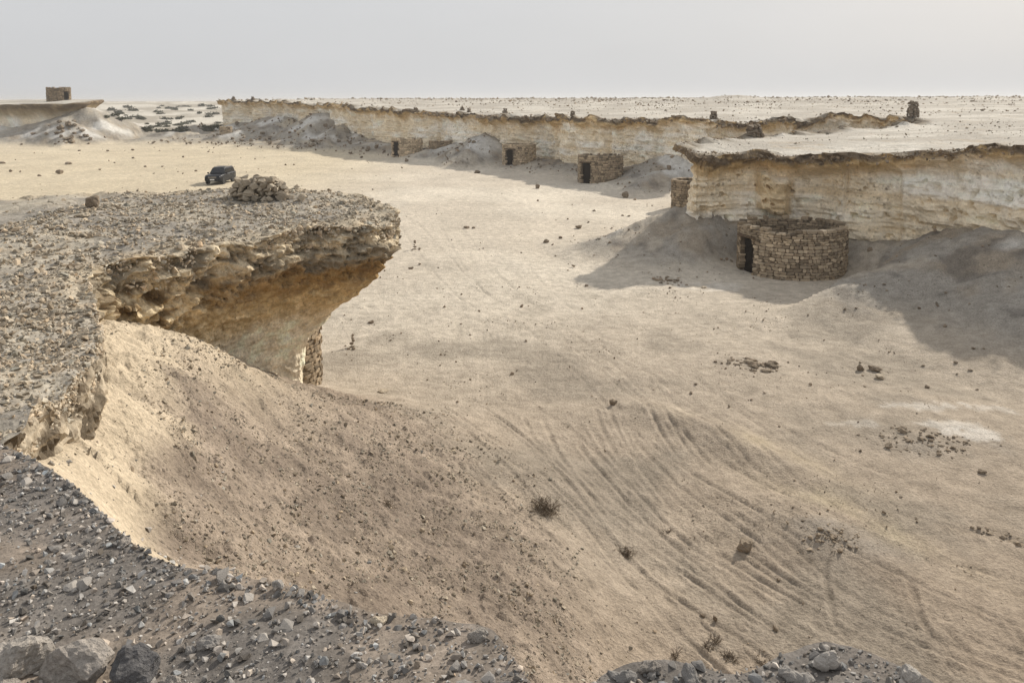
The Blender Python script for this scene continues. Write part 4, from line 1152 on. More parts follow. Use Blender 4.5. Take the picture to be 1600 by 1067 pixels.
def hut(name, label, c, rad, height, zb, doorway_shade=None, arc=(0, 2 * math.pi), course=.17, slen=.27, indiv=0, seed=0, rim=.06, cat='stone hut', group=None, sink=.5, slope=0.0, batter=.0):
    """ring of dry-laid masonry; door = (angle, width, height) of the opening and its added dark panel. Angles are world angles; 'indiv' stones facing the camera become parts"""
    rng = np.random.default_rng(seed)
    root = empty(name, (c[0], c[1], zb)); tag(root, label, cat, group)
    th = .42; to_cam = math.atan2(-c[1], -c[0])
    pos, dim, ang, facing = [], [], [], []
    z = -sink
    while z < height:
        ch = course * rng.uniform(.65, 1.45)
        a = arc[0] + rng.uniform(0, .1)
        while a < arc[1]:
            L = slen * rng.choice([.55, .8, 1.0, 1.35, 1.8]) * rng.uniform(.85, 1.15); da = L / rad; am = a + da / 2; a += da
            top = height + slope * math.cos(am - to_cam - math.pi / 2) * rad + rng.uniform(-rim, rim)
            if z + ch * .5 > top: continue
            if doorway_shade is not None:
                dd = (am - doorway_shade[0] + math.pi) % (2 * math.pi) - math.pi
                if abs(dd) * rad < doorway_shade[1] / 2 + L * .28 and z + ch * .35 < doorway_shade[2]: continue
            r_ = rad - th / 2 + rng.uniform(-.045, .045) - batter * z
            pos.append((r_ * math.cos(am), r_ * math.sin(am), z + ch / 2)); dim.append((th, L * .95, ch * .92)); ang.append(am)
            facing.append(math.cos(am - to_cam) * L * ch if z > -.1 else -1)
        z += ch
    pos = np.array(pos); dim = np.array(dim); ang = np.array(ang); facing = np.array(facing)
    order = np.argsort(-facing); part = set(order[:indiv].tolist())
    which = rng.integers(0, 12, len(pos))
    tw = rng.normal(0, .09, len(pos)); tl = rng.normal(0, .11, len(pos))
    VV, FF, CC = [], [], []; off = 0
    for i in range(len(pos)):
        if i in part:
            o = bpy.data.objects.new('stone', BLOCK_ME[which[i]]); link(o, root)
            o.location = pos[i]; o.scale = dim[i]; o.rotation_euler = (tl[i], 0, ang[i] + tw[i])
        else:
            V, F = BLOCKS[which[i]]
            W = V * dim[i]; ca, sa = math.cos(ang[i] + tw[i]), math.sin(ang[i] + tw[i])
            W = np.column_stack([W[:, 0] * ca - W[:, 1] * sa, W[:, 0] * sa + W[:, 1] * ca, W[:, 2]]) + pos[i]
            VV.append(W); FF.append(F + off); off += len(V)
            CC.append(np.tile(np.clip(rng.normal(1.05, .3), .45, 1.9) * np.array([1, .99, .97]), (len(V), 1)))
    o = np_obj('stone_courses', np.concatenate(VV), np.concatenate(FF), M_MASON, root, col=np.concatenate(CC)); o['kind'] = 'stuff'
    core = []
    if doorway_shade is None:
        core.append(arc_core(rad - .07, th - .14, arc[0], arc[1], -sink, height - .12))
    else:
        hd = doorway_shade[1] / 2 / rad + .02
        d0, d1 = doorway_shade[0] - hd, doorway_shade[0] + hd
        while d0 < arc[0]: d0 += 2 * math.pi; d1 += 2 * math.pi
        while d0 > arc[1]: d0 -= 2 * math.pi; d1 -= 2 * math.pi
        if d0 > arc[0]: core.append(arc_core(rad - .07, th - .14, arc[0], d0, -sink, height - .12))
        if d1 < arc[1]: core.append(arc_core(rad - .07, th - .14, d1, arc[1], -sink, height - .12))
        core.append(arc_core(rad - .07, th - .14, d0 - .02, d1 + .02, doorway_shade[2] + .06, height - .13))
        bm = bmesh.new(); bmesh.ops.create_cube(bm, size=1)
        bmesh.ops.scale(bm, vec=(th + .05, doorway_shade[1] + .4, .12), verts=bm.verts)
        bmesh.ops.bevel(bm, geom=bm.edges, offset=.02, segments=1, affect='EDGES')
        bmesh.ops.rotate(bm, matrix=Matrix.Rotation(doorway_shade[0], 3, 'Z'), verts=bm.verts)
        rr_ = rad - th / 2
        bmesh.ops.translate(bm, vec=(rr_ * math.cos(doorway_shade[0]), rr_ * math.sin(doorway_shade[0]), doorway_shade[2] + .0), verts=bm.verts)
        bm_obj('lintel', bm, M_WOOD, root)
        bm = bmesh.new(); bmesh.ops.create_cube(bm, size=1); bmesh.ops.scale(bm, vec=(.05, doorway_shade[1] * .96, doorway_shade[2] + .3), verts=bm.verts)
        bmesh.ops.rotate(bm, matrix=Matrix.Rotation(doorway_shade[0], 3, 'Z'), verts=bm.verts)
        bmesh.ops.translate(bm, vec=((rad - .36) * math.cos(doorway_shade[0]), (rad - .36) * math.sin(doorway_shade[0]), (doorway_shade[2] - .3) / 2), verts=bm.verts)
        bm_obj('doorway_shade', bm, M_DOORWAY_SHADE, root)  # added dark panel that paints the opening's inner shade, no real door leaf
    VV, FF, off = [], [], 0
    for V, F in core:
        VV.append(V); FF.append(F + off); off += len(V)
    np_obj('mortar_core', np.concatenate(VV), np.concatenate(FF), M_CORE, root)
    return root

def cam_ang(c, deg):
    """world angle of the wall point turned deg (positive: to the right in the photo) from the side facing the camera"""
    return math.atan2(-c[1], -c[0]) + R(deg)

TAU = 2 * math.pi
# nearest big hut under the right cliff
c = Pd(1236, 400, 42.2); zg = float(ground_z(c[0], c[1] - 2.8)[0])
hut('stone_hut', 'largest round roofless stone hut with narrow doorway under the right cliff', c, 2.8, 2.45, 0.0, doorway_shade=(cam_ang(c, -56), 1.15, 1.9),
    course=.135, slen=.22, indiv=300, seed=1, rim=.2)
# huts along the far cliff, from near to far
c = Pd(1082, 290, 66)
hut('stone_hut', 'stone hut half hidden behind the pale headland, beside the right cliff', c, 1.75, 2.35, float(ground_z(c[0] - 1.2, c[1] - 1.2)[0]) + .1, seed=2, course=.17, slen=.3)
c = Pd(938, 270, 88)
hut('stone_hut', 'curved brown stone hut with dark doorway beside the grey mound, middle of the far cliff', c, 2.5, 2.75, .25, doorway_shade=(cam_ang(c, -42), 1.25, 2.1), seed=3, course=.18, slen=.32)
c = Pd(811, 240, 106)
hut('stone_hut', 'round brown stone hut with dark doorway under the middle of the far cliff', c, 2.25, 2.75, .55, doorway_shade=(cam_ang(c, -38), 1.15, 2.15), seed=4, course=.18, slen=.32)
c = Pd(636, 230, 126)
hut('stone_hut', 'low brown stone hut with doorway at its left end, farthest along the cliff', c, 2.45, 2.3, .75, doorway_shade=(cam_ang(c, -52), 1.3, 1.9), seed=5, course=.18, slen=.32)
c = Pd(689, 232, 124)
hut('curved_wall', 'curved stone wall without a doorway, half buried beside the farthest cliff hut', c, 1.9, 2.1, .85, arc=(cam_ang(c, -95), cam_ang(c, 95)), seed=6, course=.18, slen=.32, cat='stone wall')
# under the promontory
c = Pd(500, 560, 24.0); c[0] -= 1.75
hut('stone_hut', 'rubble wall of a stone hut tucked behind the overhanging promontory', c, 1.75, 2.45, 0.05, course=.12, slen=.2, indiv=120, seed=7, rim=.12, sink=.6)
# tower on the far left mesa
c = Pd(92, 150, 186)
hut('round_tower', 'round stone tower with open doorway alone on the far left mesa', c, 2.55, 3.1, float(top_mesa(c[0], c[1])[0]) - .1, doorway_shade=(cam_ang(c, 40), 1.2, 2.2), seed=8, course=.2, slen=.36, cat='tower')
# small dark wall below the far tip of the plateau
c = Pd(353, 198, 172)
hut('curved_wall', 'small dark stone wall on the slope below the far tip of the plateau', c, 1.3, 1.6, float(ground_z(c[0], c[1])[0]) - .1, seed=9, course=.2, slen=.4, cat='stone wall')

# ------------------------------------------------------------------ piles of stones
def pile(name, label, loc, w, h, seed, mat, cat='cairn', group=None, ssz=.3, square=.5, parts=True, jitter=.12, depth=None, shade=1.0):
    """stones stacked in layers; each one a part"""
    rng = np.random.default_rng(seed)
    root = empty(name, loc); tag(root, label, cat, group)
    ms = [rock_mesh('stone', seed * 31 + i, mat, .75, 1, .05, n=13, col=np.array([1, 1, 1.0]) * rng.uniform(.75, 1.25) * shade) for i in range(6)]
    z = 0.0; k = 0; depth = depth or w
    while z < h:
        f = 1 - (1 - square) * z / h
        W, Dp = w * f / 2, depth * f / 2
        nx, ny = max(1, round(2 * W / ssz)), max(1, round(2 * Dp / ssz))
        for i in range(nx):
            for j in range(ny):
                if nx > 3 and ny > 3 and 0 < i < nx - 1 and 0 < j < ny - 1 and z < h - ssz: continue
                s = ssz * rng.uniform(1.2, 1.75)
                x = (-W + (i + .5) * 2 * W / nx) + rng.normal(0, jitter * ssz); y = (-Dp + (j + .5) * 2 * Dp / ny) + rng.normal(0, jitter * ssz)
                o = bpy.data.objects.new('stone', ms[k % 6]); k += 1
                link(o, root); o.location = (x, y, z - .1 * s); o.scale = (s, s, s * rng.uniform(.8, 1.1))
                o.rotation_euler = (rng.normal(0, .25), rng.normal(0, .25), rng.uniform(0, 6.28))
        z += ssz * .5
    return root
def stack(label, loc, h, w, seed, mat):
    rng = np.random.default_rng(seed)
    root = empty('cairn', loc); tag(root, label, 'cairn')
    z = 0; n = 5
    for i in range(n):
        hh = h / n * rng.uniform(.85, 1.15); s = w * (1.15 - .12 * i) * rng.uniform(.85, 1.1)
        o = bpy.data.objects.new('stone', rock_mesh('stone', seed * 17 + i, mat, .8, 1, .05)); link(o, root)
        o.location = (rng.normal(0, .02), rng.normal(0, .02), z - .02); o.scale = (s, s, hh * 1.55); o.rotation_euler = (0, 0, rng.uniform(0, 6.28)); z += hh
    for i in range(3):
        o = bpy.data.objects.new('stone', rock_mesh('stone', seed * 19 + i, mat, .7, 1, .05)); link(o, root)
        a = rng.uniform(0, 6.28); s = w * rng.uniform(.5, .8)
        o.location = (math.cos(a) * w * 1.3, math.sin(a) * w * 1.3, -.03); o.scale = (s, s, s)

p = hit_top(405, 312, top_prom, prom_rough, 6, 30)
big = pile('cairn', 'large heaped cairn of pale stones on top of the overhanging promontory', p, 1.75, .56, 41, M_TANROCK, ssz=.25, square=.66, jitter=.2, depth=.95, shade=.68)
stack('small upright stack of flat stones on the sand right of the promontory tip', hit_ground(648, 390), .6, .28, 61, M_DARKROCK)
stack('small upright stack of stones on the sand near the hidden hut', hit_ground(551, 542), .5, .24, 62, M_DARKROCK)
for i, (u, v, w, h, lab) in enumerate([
        (1178, 215, 1.25, .8, 'tapering heap of stones standing on the edge of the near headland'),
        (1115, 187, .95, .85, 'squat stone marker on the plateau rim where the cliff steps back'),
        (895, 183, .8, .75, 'single stone marker on the plateau rim above the middle huts'),
        (789, 178, .85, .7, 'stone marker on the plateau rim straight above the round hut'),
        (733, 176, .8, .6, 'right one of two stone markers close together on the far plateau rim'),
        (722, 173, .8, .6, 'left one of two stone markers close together on the far plateau rim'),
        (650, 175, .9, .6, 'lone stone marker on the far plateau rim above the low hut'),
        (365, 154, .9, .7, 'stone marker at the very tip of the far plateau'),
        (395, 152, .9, .7, 'second stone marker from the tip of the far plateau')]):
    p = hit_top(u, v, top_plateau, plat_rough, 36, 260)
    pile('stone_marker', lab, p, w, h, 70 + i, M_DARKROCK, cat='stone marker', group='stone markers on the plateau rim', ssz=.3, square=.6)
# masonry stub on the plateau corner
p = Pd(1426, 194, 82.5); p[2] = float(top_plateau(p[0], p[1])[0])
pile('wall_stub', 'tall leaning stub of masonry at the inner corner of the plateau', p, 1.1, 1.45, 90, M_DARKROCK, cat='wall stub', ssz=.32, square=.8, jitter=.08, depth=.9)

# ------------------------------------------------------------------ single rocks
QUEUE = []
def rock(u, v, px, label, mat=None, flat=.75, group=None, name='rock', where='ground', seed=None, asp=1.0, sink=.12, cat='rock', sub=2, p=None):
    mat = mat or M_DARKROCK
    if where == 'ground' and p is None:
        QUEUE.append((u, v, dict(px=px, label=label, mat=mat, flat=flat, group=group, name=name, seed=seed, asp=asp, sink=sink, cat=cat, sub=sub)))
        return
    p = p if where == 'ground' else (hit_top(u, v, top_prom, prom_rough, 5, 30) if where == 'prom' else hit_top(u, v, top_ledge, ledge_rough, 1.5, 6))
    if p is None: return
    d = math.sqrt(p[0] ** 2 + p[1] ** 2 + (p[2] - EYE) ** 2); s = px / 1244.0 * d
    seed = seed or int(u * 7 + v)
    me = rock_mesh('rock', seed, mat, flat, sub if px > 9 else 1, .07)
    o = bpy.data.objects.new(name, me); COL.objects.link(o)
    o.location = (p[0], p[1], p[2] - sink * s * flat); o.scale = (s, s * asp, s); o.rotation_euler = (0, 0, random.uniform(0, 6.28))
    tag(o, label, cat, group)
    return o
G1 = 'loose rocks on the sandy valley floor'
for a in [
    (1162, 858, 38, 'brown pitted boulder lying alone on the rutted sand in the foreground right', None, .8),
    (957, 632, 16, 'dark rock lying on the sand where the wheel ruts begin', None, .7),
    (1344, 579, 15, 'upright left rock of the three brown rocks on the open sand', None, 1.1),
    (1367, 579, 25, 'broad brown block behind, largest of the three rocks on the open sand', None, .6),
    (1374, 592, 22, 'flat pale slab in front, lowest of the three rocks on the open sand', M_TANROCK, .35),
    (1448, 606, 11, 'small dark rock on the sand right of the three brown rocks', None, .5),
    (93, 272, 12, 'dark block on the yellow sand at the far left, nearest of its pair', None, .8),
    (107, 257, 12, 'dark flat rock on the yellow sand at the far left, farther of its pair', None, .5),
    (4, 256, 11, 'dark rock on the yellow sand at the left edge of the picture', None, .5),
    (17, 269, 6, 'tiny dark rock on the yellow sand near the left edge', None, .7),
    (729, 357, 15, 'flat dark rock in the open valley right of the promontory tip', None, .4),
    (740, 357, 9, 'small rock touching the flat dark rock in the open valley', None, .5),
    (904, 357, 14, 'brown rock at the foot of the headland slope, farther of the large two', None, .6),
    (853, 379, 13, 'grey wedge-shaped rock at the lower end of the headland slope', None, .8),
    (876, 373, 10, 'rock between the wedge and the brown rock below the headland slope', None, .7),
    (919, 348, 8, 'small rock above the brown rock below the headland slope', None, .5),
    (840, 295, 11, 'square grey block on the shadow edge in front of the middle huts', None, .9),
    (977, 309, 17, 'big grey rock on the shadow edge right of the curved hut', None, .8),
    (1045, 265, 14, 'square block resting on the slope left of the pale headland', None, .8),
    (746, 271, 13, 'dark block in the shade left of the round hut', None, .8),
    (565, 247, 8, 'small dark block on the shadow edge left of the low hut', None, .8),
    (422, 226, 10, 'brown boulder at the foot of the far rocky slope behind the car', None, .8),
    (489, 229, 10, 'grey boulder at the foot of the far dark spur', None, .8),
    (635, 253, 11, 'rough grey boulder on the rubble before the low far hut', None, .9),
    (588, 232, 9, 'dark boulder in the shade left of the low far hut', None, .9),
    (580, 505, 12, 'dark low rock on the sand above the small stone stack', None, .5),
    (600, 613, 26, 'flat grey slab on the sand at the foot of the near slope', M_TANROCK, .25),
    (1118, 969, 13, 'pale-sided rock on the lower slope, left of the ruts in the foreground', None, .8),
    (1098, 961, 10, 'dark rock just left of the pale-sided rock in the foreground', None, .6),
    (1211, 983, 13, 'dark squared rock beside the lowest ruts in the foreground', None, .7),
    (1216, 906, 10, 'dark rock on the ruts below the lone boulder', None, .6),
    (1533, 739, 15, 'dark rock on the grey ground beyond the white stain', None, .7),
    (1100, 450, 12, 'flat rock at the shadow edge left of the largest hut', M_TANROCK, .4)]:
    rock(*a)
rock(147, 326, 34, 'rounded dark boulder on the far side of the promontory top', where='prom', flat=.7)
rock(172, 322, 20, 'pale slab beside the dark boulder on the promontory top', M_TANROCK, .45, where='prom')
rock(130, 340, 26, 'low brown slab in front of the dark boulder on the promontory', M_TANROCK, .3, where='prom')
rock(473, 314, 22, 'grey stone lying just right of the large cairn', M_TANROCK, .7, where='prom')
rock(455, 312, 16, 'small stone between the large cairn and the grey stone', M_TANROCK, .6, where='prom')
rock(535, 318, 22, 'low dark stone on the promontory between cairn and tip', M_TANROCK, .35, where='prom')
# scattered ones nothing tells apart
rg = np.random.default_rng(77)
for i in range(46):
    u, v = rg.uniform(520, 1560), 330 + 350 * rg.random() ** 1.4
    if inside(prom_rough, *[np.array([q]) for q in Pz(u, v, 5.8)[:2]])[0]: continue
    rock(u, v, rg.uniform(4.5, 8.5), 'small dark stone lying loose on the open sand of the valley', flat=.6, group=G1, sub=1)
for i in range(16):
    rock(rg.uniform(20, 330), rg.uniform(222, 285), rg.uniform(3.5, 6), 'tiny dark stone on the yellow sand of the far left valley', flat=.6, group='loose rocks on the yellow sand', sub=1)

# rings and heaps
def ring(label, u, v, rx, ry, n, px, seed, fill=.3, name='stone_ring', mat=None):
    rng = np.random.default_rng(seed); c = hit_ground(u, v)
    root = empty(name, c); tag(root, label, 'stone ring' if name == 'stone_ring' else 'stone heap')
    ms = [rock_mesh('stone', seed * 13 + i, mat or M_DARKROCK, .6, 1, .06, col=np.array([1, 1, 1.]) * rng.uniform(.7, 1.5)) for i in range(8)]
    d = math.hypot(c[0], c[1])
    a = rng.uniform(0, 6.28, n); q = np.where(rng.random(n) > fill, rng.normal(.9, .13, n), np.abs(rng.normal(0, .55, n)))
    x, y = rx * q * np.cos(a), ry * q * np.sin(a); z = ground_z(c[0] + x, c[1] + y)
    for i in range(n):
        o = bpy.data.objects.new('stone', ms[i % 8]); link(o, root)
        s = px * rng.choice([.45, .6, .8, 1.1, 1.9], p=[.3, .25, .2, .17, .08]) * rng.uniform(.8, 1.25) / 1244 * d
        o.location = (x[i], y[i], z[i] - c[2] - .08 * s); o.scale = (s, s, s * rng.uniform(.6, 1)); o.rotation_euler = (0, 0, rng.uniform(0, 6.28))
ring('flat heap of dark broken stones on the sand between largest hut and ruts', 1180, 570, .82, .7, 150, 9, 5, fill=.8, name='stone_heap')
ring('loose ring of stones beside the white stain on the right', 1440, 688, 1.15, .75, 120, 8, 6, fill=.45)
ring('dark stone heap on the shadow edge left of the largest hut', 1047, 439, .9, .9, 50, 8, 7, fill=.7, name='stone_heap')
ring('small dark stone heap cut by the right edge of the picture', 1590, 850, .22, .25, 16, 11, 8, fill=.7, name='stone_heap')
ring('patch of dark stones on the sandy swell in the foreground right', 1300, 838, .6, .45, 130, 6, 9, fill=.9, name='stone_heap')
ring('small cluster of stones at the lower edge of the swell, right foreground', 1530, 830, .5, .25, 16, 8, 10, fill=.7, name='stone_heap')

# boulders on the foreground ledge
for u, v, px, lab, mat, fl, sd in [
        (36, 1048, 82, 'pale cream boulder at the lower left corner, left of the cracked one', M_BOULDER, .8, 901),
        (116, 1062, 96, 'cracked pale boulder with a dark face, middle of the lower left three', M_BOULDER, .85, 902),
        (208, 1064, 88, 'dark grey blocky boulder, right of the lower left three', M_DARKGREY, .6, 903),
        (2, 1085, 50, 'cream stone half cut off by the lower left corner', M_BOULDER, .7, 904),
        (268, 1075, 34, 'small pale stone right of the dark grey boulder in the lower left', M_BOULDER, .6, 905),
        (128, 872, 26, 'rounded grey stone upright on the upper left of the gravel ledge', M_GRAVEL, .9, 906),
        (325, 1010, 40, 'dark pointed stone lying on the bare earth of the ledge', M_GRAVEL, .6, 907),
        (296, 1018, 24, 'small dark stone left of the pointed stone on the ledge', M_GRAVEL, .6, 908),
        (590, 970, 30, 'brownish upright stone on the rim of the ledge, lower middle', M_TANROCK, .9, 909),
        (432, 925, 28, 'round dark stone on the left hump of the ledge rim', M_GRAVEL, .8, 910),
        (745, 1000, 34, 'pale rough stone on the right hump of the ledge rim', M_BOULDER, .7, 911),
        (975, 1062, 44, 'dark jagged rock at the bottom edge, left of the twiggy plants', M_GRAVEL, .8, 912),
        (1015, 1052, 36, 'pale jagged rock at the bottom edge beside the dark jagged rock', M_BOULDER, .7, 913),
        (1080, 1064, 40, 'grey rock at the bottom edge between the two rubble humps', M_GRAVEL, .7, 914),
        (1290, 1042, 40, 'dark rock on top of the right rubble hump at the bottom edge', M_GRAVEL, .9, 915),
        (1420, 1064, 36, 'pointed dark rock at the right end of the rubble hump', M_GRAVEL, 1.1, 916),
        (1240, 1060, 42, 'broad dark rock at the left end of the right rubble hump', M_GRAVEL, .6, 917),
        (195, 852, 34, 'pale stone sticking out from the rim of the gravel ledge', M_BOULDER, .5, 918)]:
    rock(u, v, px, lab, mat, fl, where='ledge', seed=sd, sub=3, name='boulder' if px > 80 else 'rock', cat='boulder' if px > 80 else 'rock', sink=.2)

# dark blocks on the cone below the tower
for i in range(34):
    u = rg.normal(112, 26); v = 190 + 38 * rg.random() + abs(u - 112) * .1
    rock(u, min(v, 226), rg.uniform(4, 13), 'dark fallen block on the pale cone below the far left tower', flat=.7, group='fallen blocks below the tower', sub=1, name='fallen_block', cat='boulder')
for i in range(26):
    u = rg.uniform(360, 540); v = 232 - 42 * rg.random()
    rock(u, v, rg.uniform(4, 10), 'dark fallen block on the rocky slope below the far plateau tip', flat=.7, group='fallen blocks below the plateau tip', sub=1, name='fallen_block', cat='boulder')

for (u, v, kw), p in zip(QUEUE, hits_ground([q[:2] for q in QUEUE])):
    rock(u, v, p=p, **kw)

# ------------------------------------------------------------------ dry plants
def twig_plant(label, u, v, h, w, n, seed, name='dry_shrub'):
    rng = np.random.default_rng(seed); p = hit_ground(u, v)
    VV, FF = [], []; off = 0
    def seg(a, b, r0, r1):
        nonlocal off
        d = b - a; L = np.linalg.norm(d) + 1e-9; d = d / L
        q = np.cross(d, [0.3, .5, .8]); q /= np.linalg.norm(q) + 1e-9; t = np.cross(d, q)
        for c_, r_ in ((a, r0), (b, r1)):
            for k in range(3):
                VV.append(c_ + r_ * (math.cos(k * 2.094) * q + math.sin(k * 2.094) * t))
        for k in range(3):
            FF.append((off + k, off + (k + 1) % 3, off + 3 + (k + 1) % 3, off + 3 + k))
        off += 6
    for i in range(n):
        a = rng.uniform(0, 6.28); el = rng.uniform(.25, 1.35)
        d = np.array([math.cos(a) * math.cos(el) * w / h, math.sin(a) * math.cos(el) * w / h, math.sin(el)]) * rng.uniform(.5, 1.1)
        p0 = np.array([rng.normal(0, .2 * w), rng.normal(0, .2 * w), -.02]); L = h * rng.uniform(.5, 1.0)
        p1 = p0 + d * L * .45 + rng.normal(0, .11 * h, 3); p2 = p1 + d * L * .45 + rng.normal(0, .2 * h, 3)
        seg(p0, p1, .006, .0045); seg(p1, p2, .0045, .0025)
        for j in range(4):
            s = p1 + (p2 - p1) * rng.random(); seg(s, s + rng.normal(0, .13 * h, 3) + d * .1 * h, .0035, .002)
    o = np_obj(name, np.array(VV), np.array(FF), M_TWIG)
    o.location = p; tag(o, label, 'shrub')
for a in [('broad tangled dry shrub on the brown talus slope', 850, 800, .32, .5, 110, 1), ('small dark dry shrub below the tangled one, at the edge of the sand', 977, 865, .2, .26, 70, 2),
          ('thin twiggy plant on the brown slope left of the tangled shrub', 607, 790, .26, .18, 16, 3), ('upright twiggy plant in the foreground left of the low grey bush', 1117, 1003, .2, .16, 26, 4),
          ('low grey twiggy bush at the bottom near the jagged rocks', 1140, 1028, .13, .22, 60, 5), ('bare single-stem plant above the jagged rocks at the bottom', 1055, 1028, .28, .16, 10, 6),
          ('wispy tuft just below the upright twiggy plant', 1106, 1012, .14, .2, 30, 7), ('dry tuft above the lone boulder near the ruts', 1042, 832, .1, .2, 36, 8),
          ('small tuft at the right above the rubble hump', 1198, 1040, .14, .18, 24, 9)]:
    twig_plant(*a)
def bush_mesh(seed):
    rng = np.random.default_rng(seed); VV, FF = [], []
    for i in range(130):
        d = rng.normal(size=3); d[2] = abs(d[2]); d /= np.linalg.norm(d)
        c_ = d * np.array([1, .8, .6]) * rng.uniform(.35, 1) ** .6 * .5 * (1 + .35 * math.sin(3 * math.atan2(d[1], d[0]) + seed))
        q = rng.normal(0, .09, (3, 3)); 
        for k in range(3): VV.append(c_ + q[k])
        FF.append((3 * i, 3 * i + 1, 3 * i + 2))
    return np_mesh('desert_bush', np.array(VV), np.array(FF), M_BUSH)
bms = [bush_mesh(i) for i in range(6)]
uvs = [(rg.uniform(222, 352), 190 + 17 * rg.random() ** .6) if i < 48 else (rg.uniform(165, 345), 166 + 26 * rg.random() ** 1.3) for i in range(96)]
for i, p in enumerate(hits_ground(uvs)):
    o = bpy.data.objects.new('desert_bush', bms[i % 6]); COL.objects.link(o); s = rg.uniform(1.3, 3.4) * p[1] / 260
    o.location = p; o.scale = (s, s, s * .8); o.rotation_euler = (0, 0, rg.uniform(0, 6.28))
    tag(o, 'dark low desert bush on the far chalky flat left of the plateau tip', 'bush', 'desert bushes on the far flat')

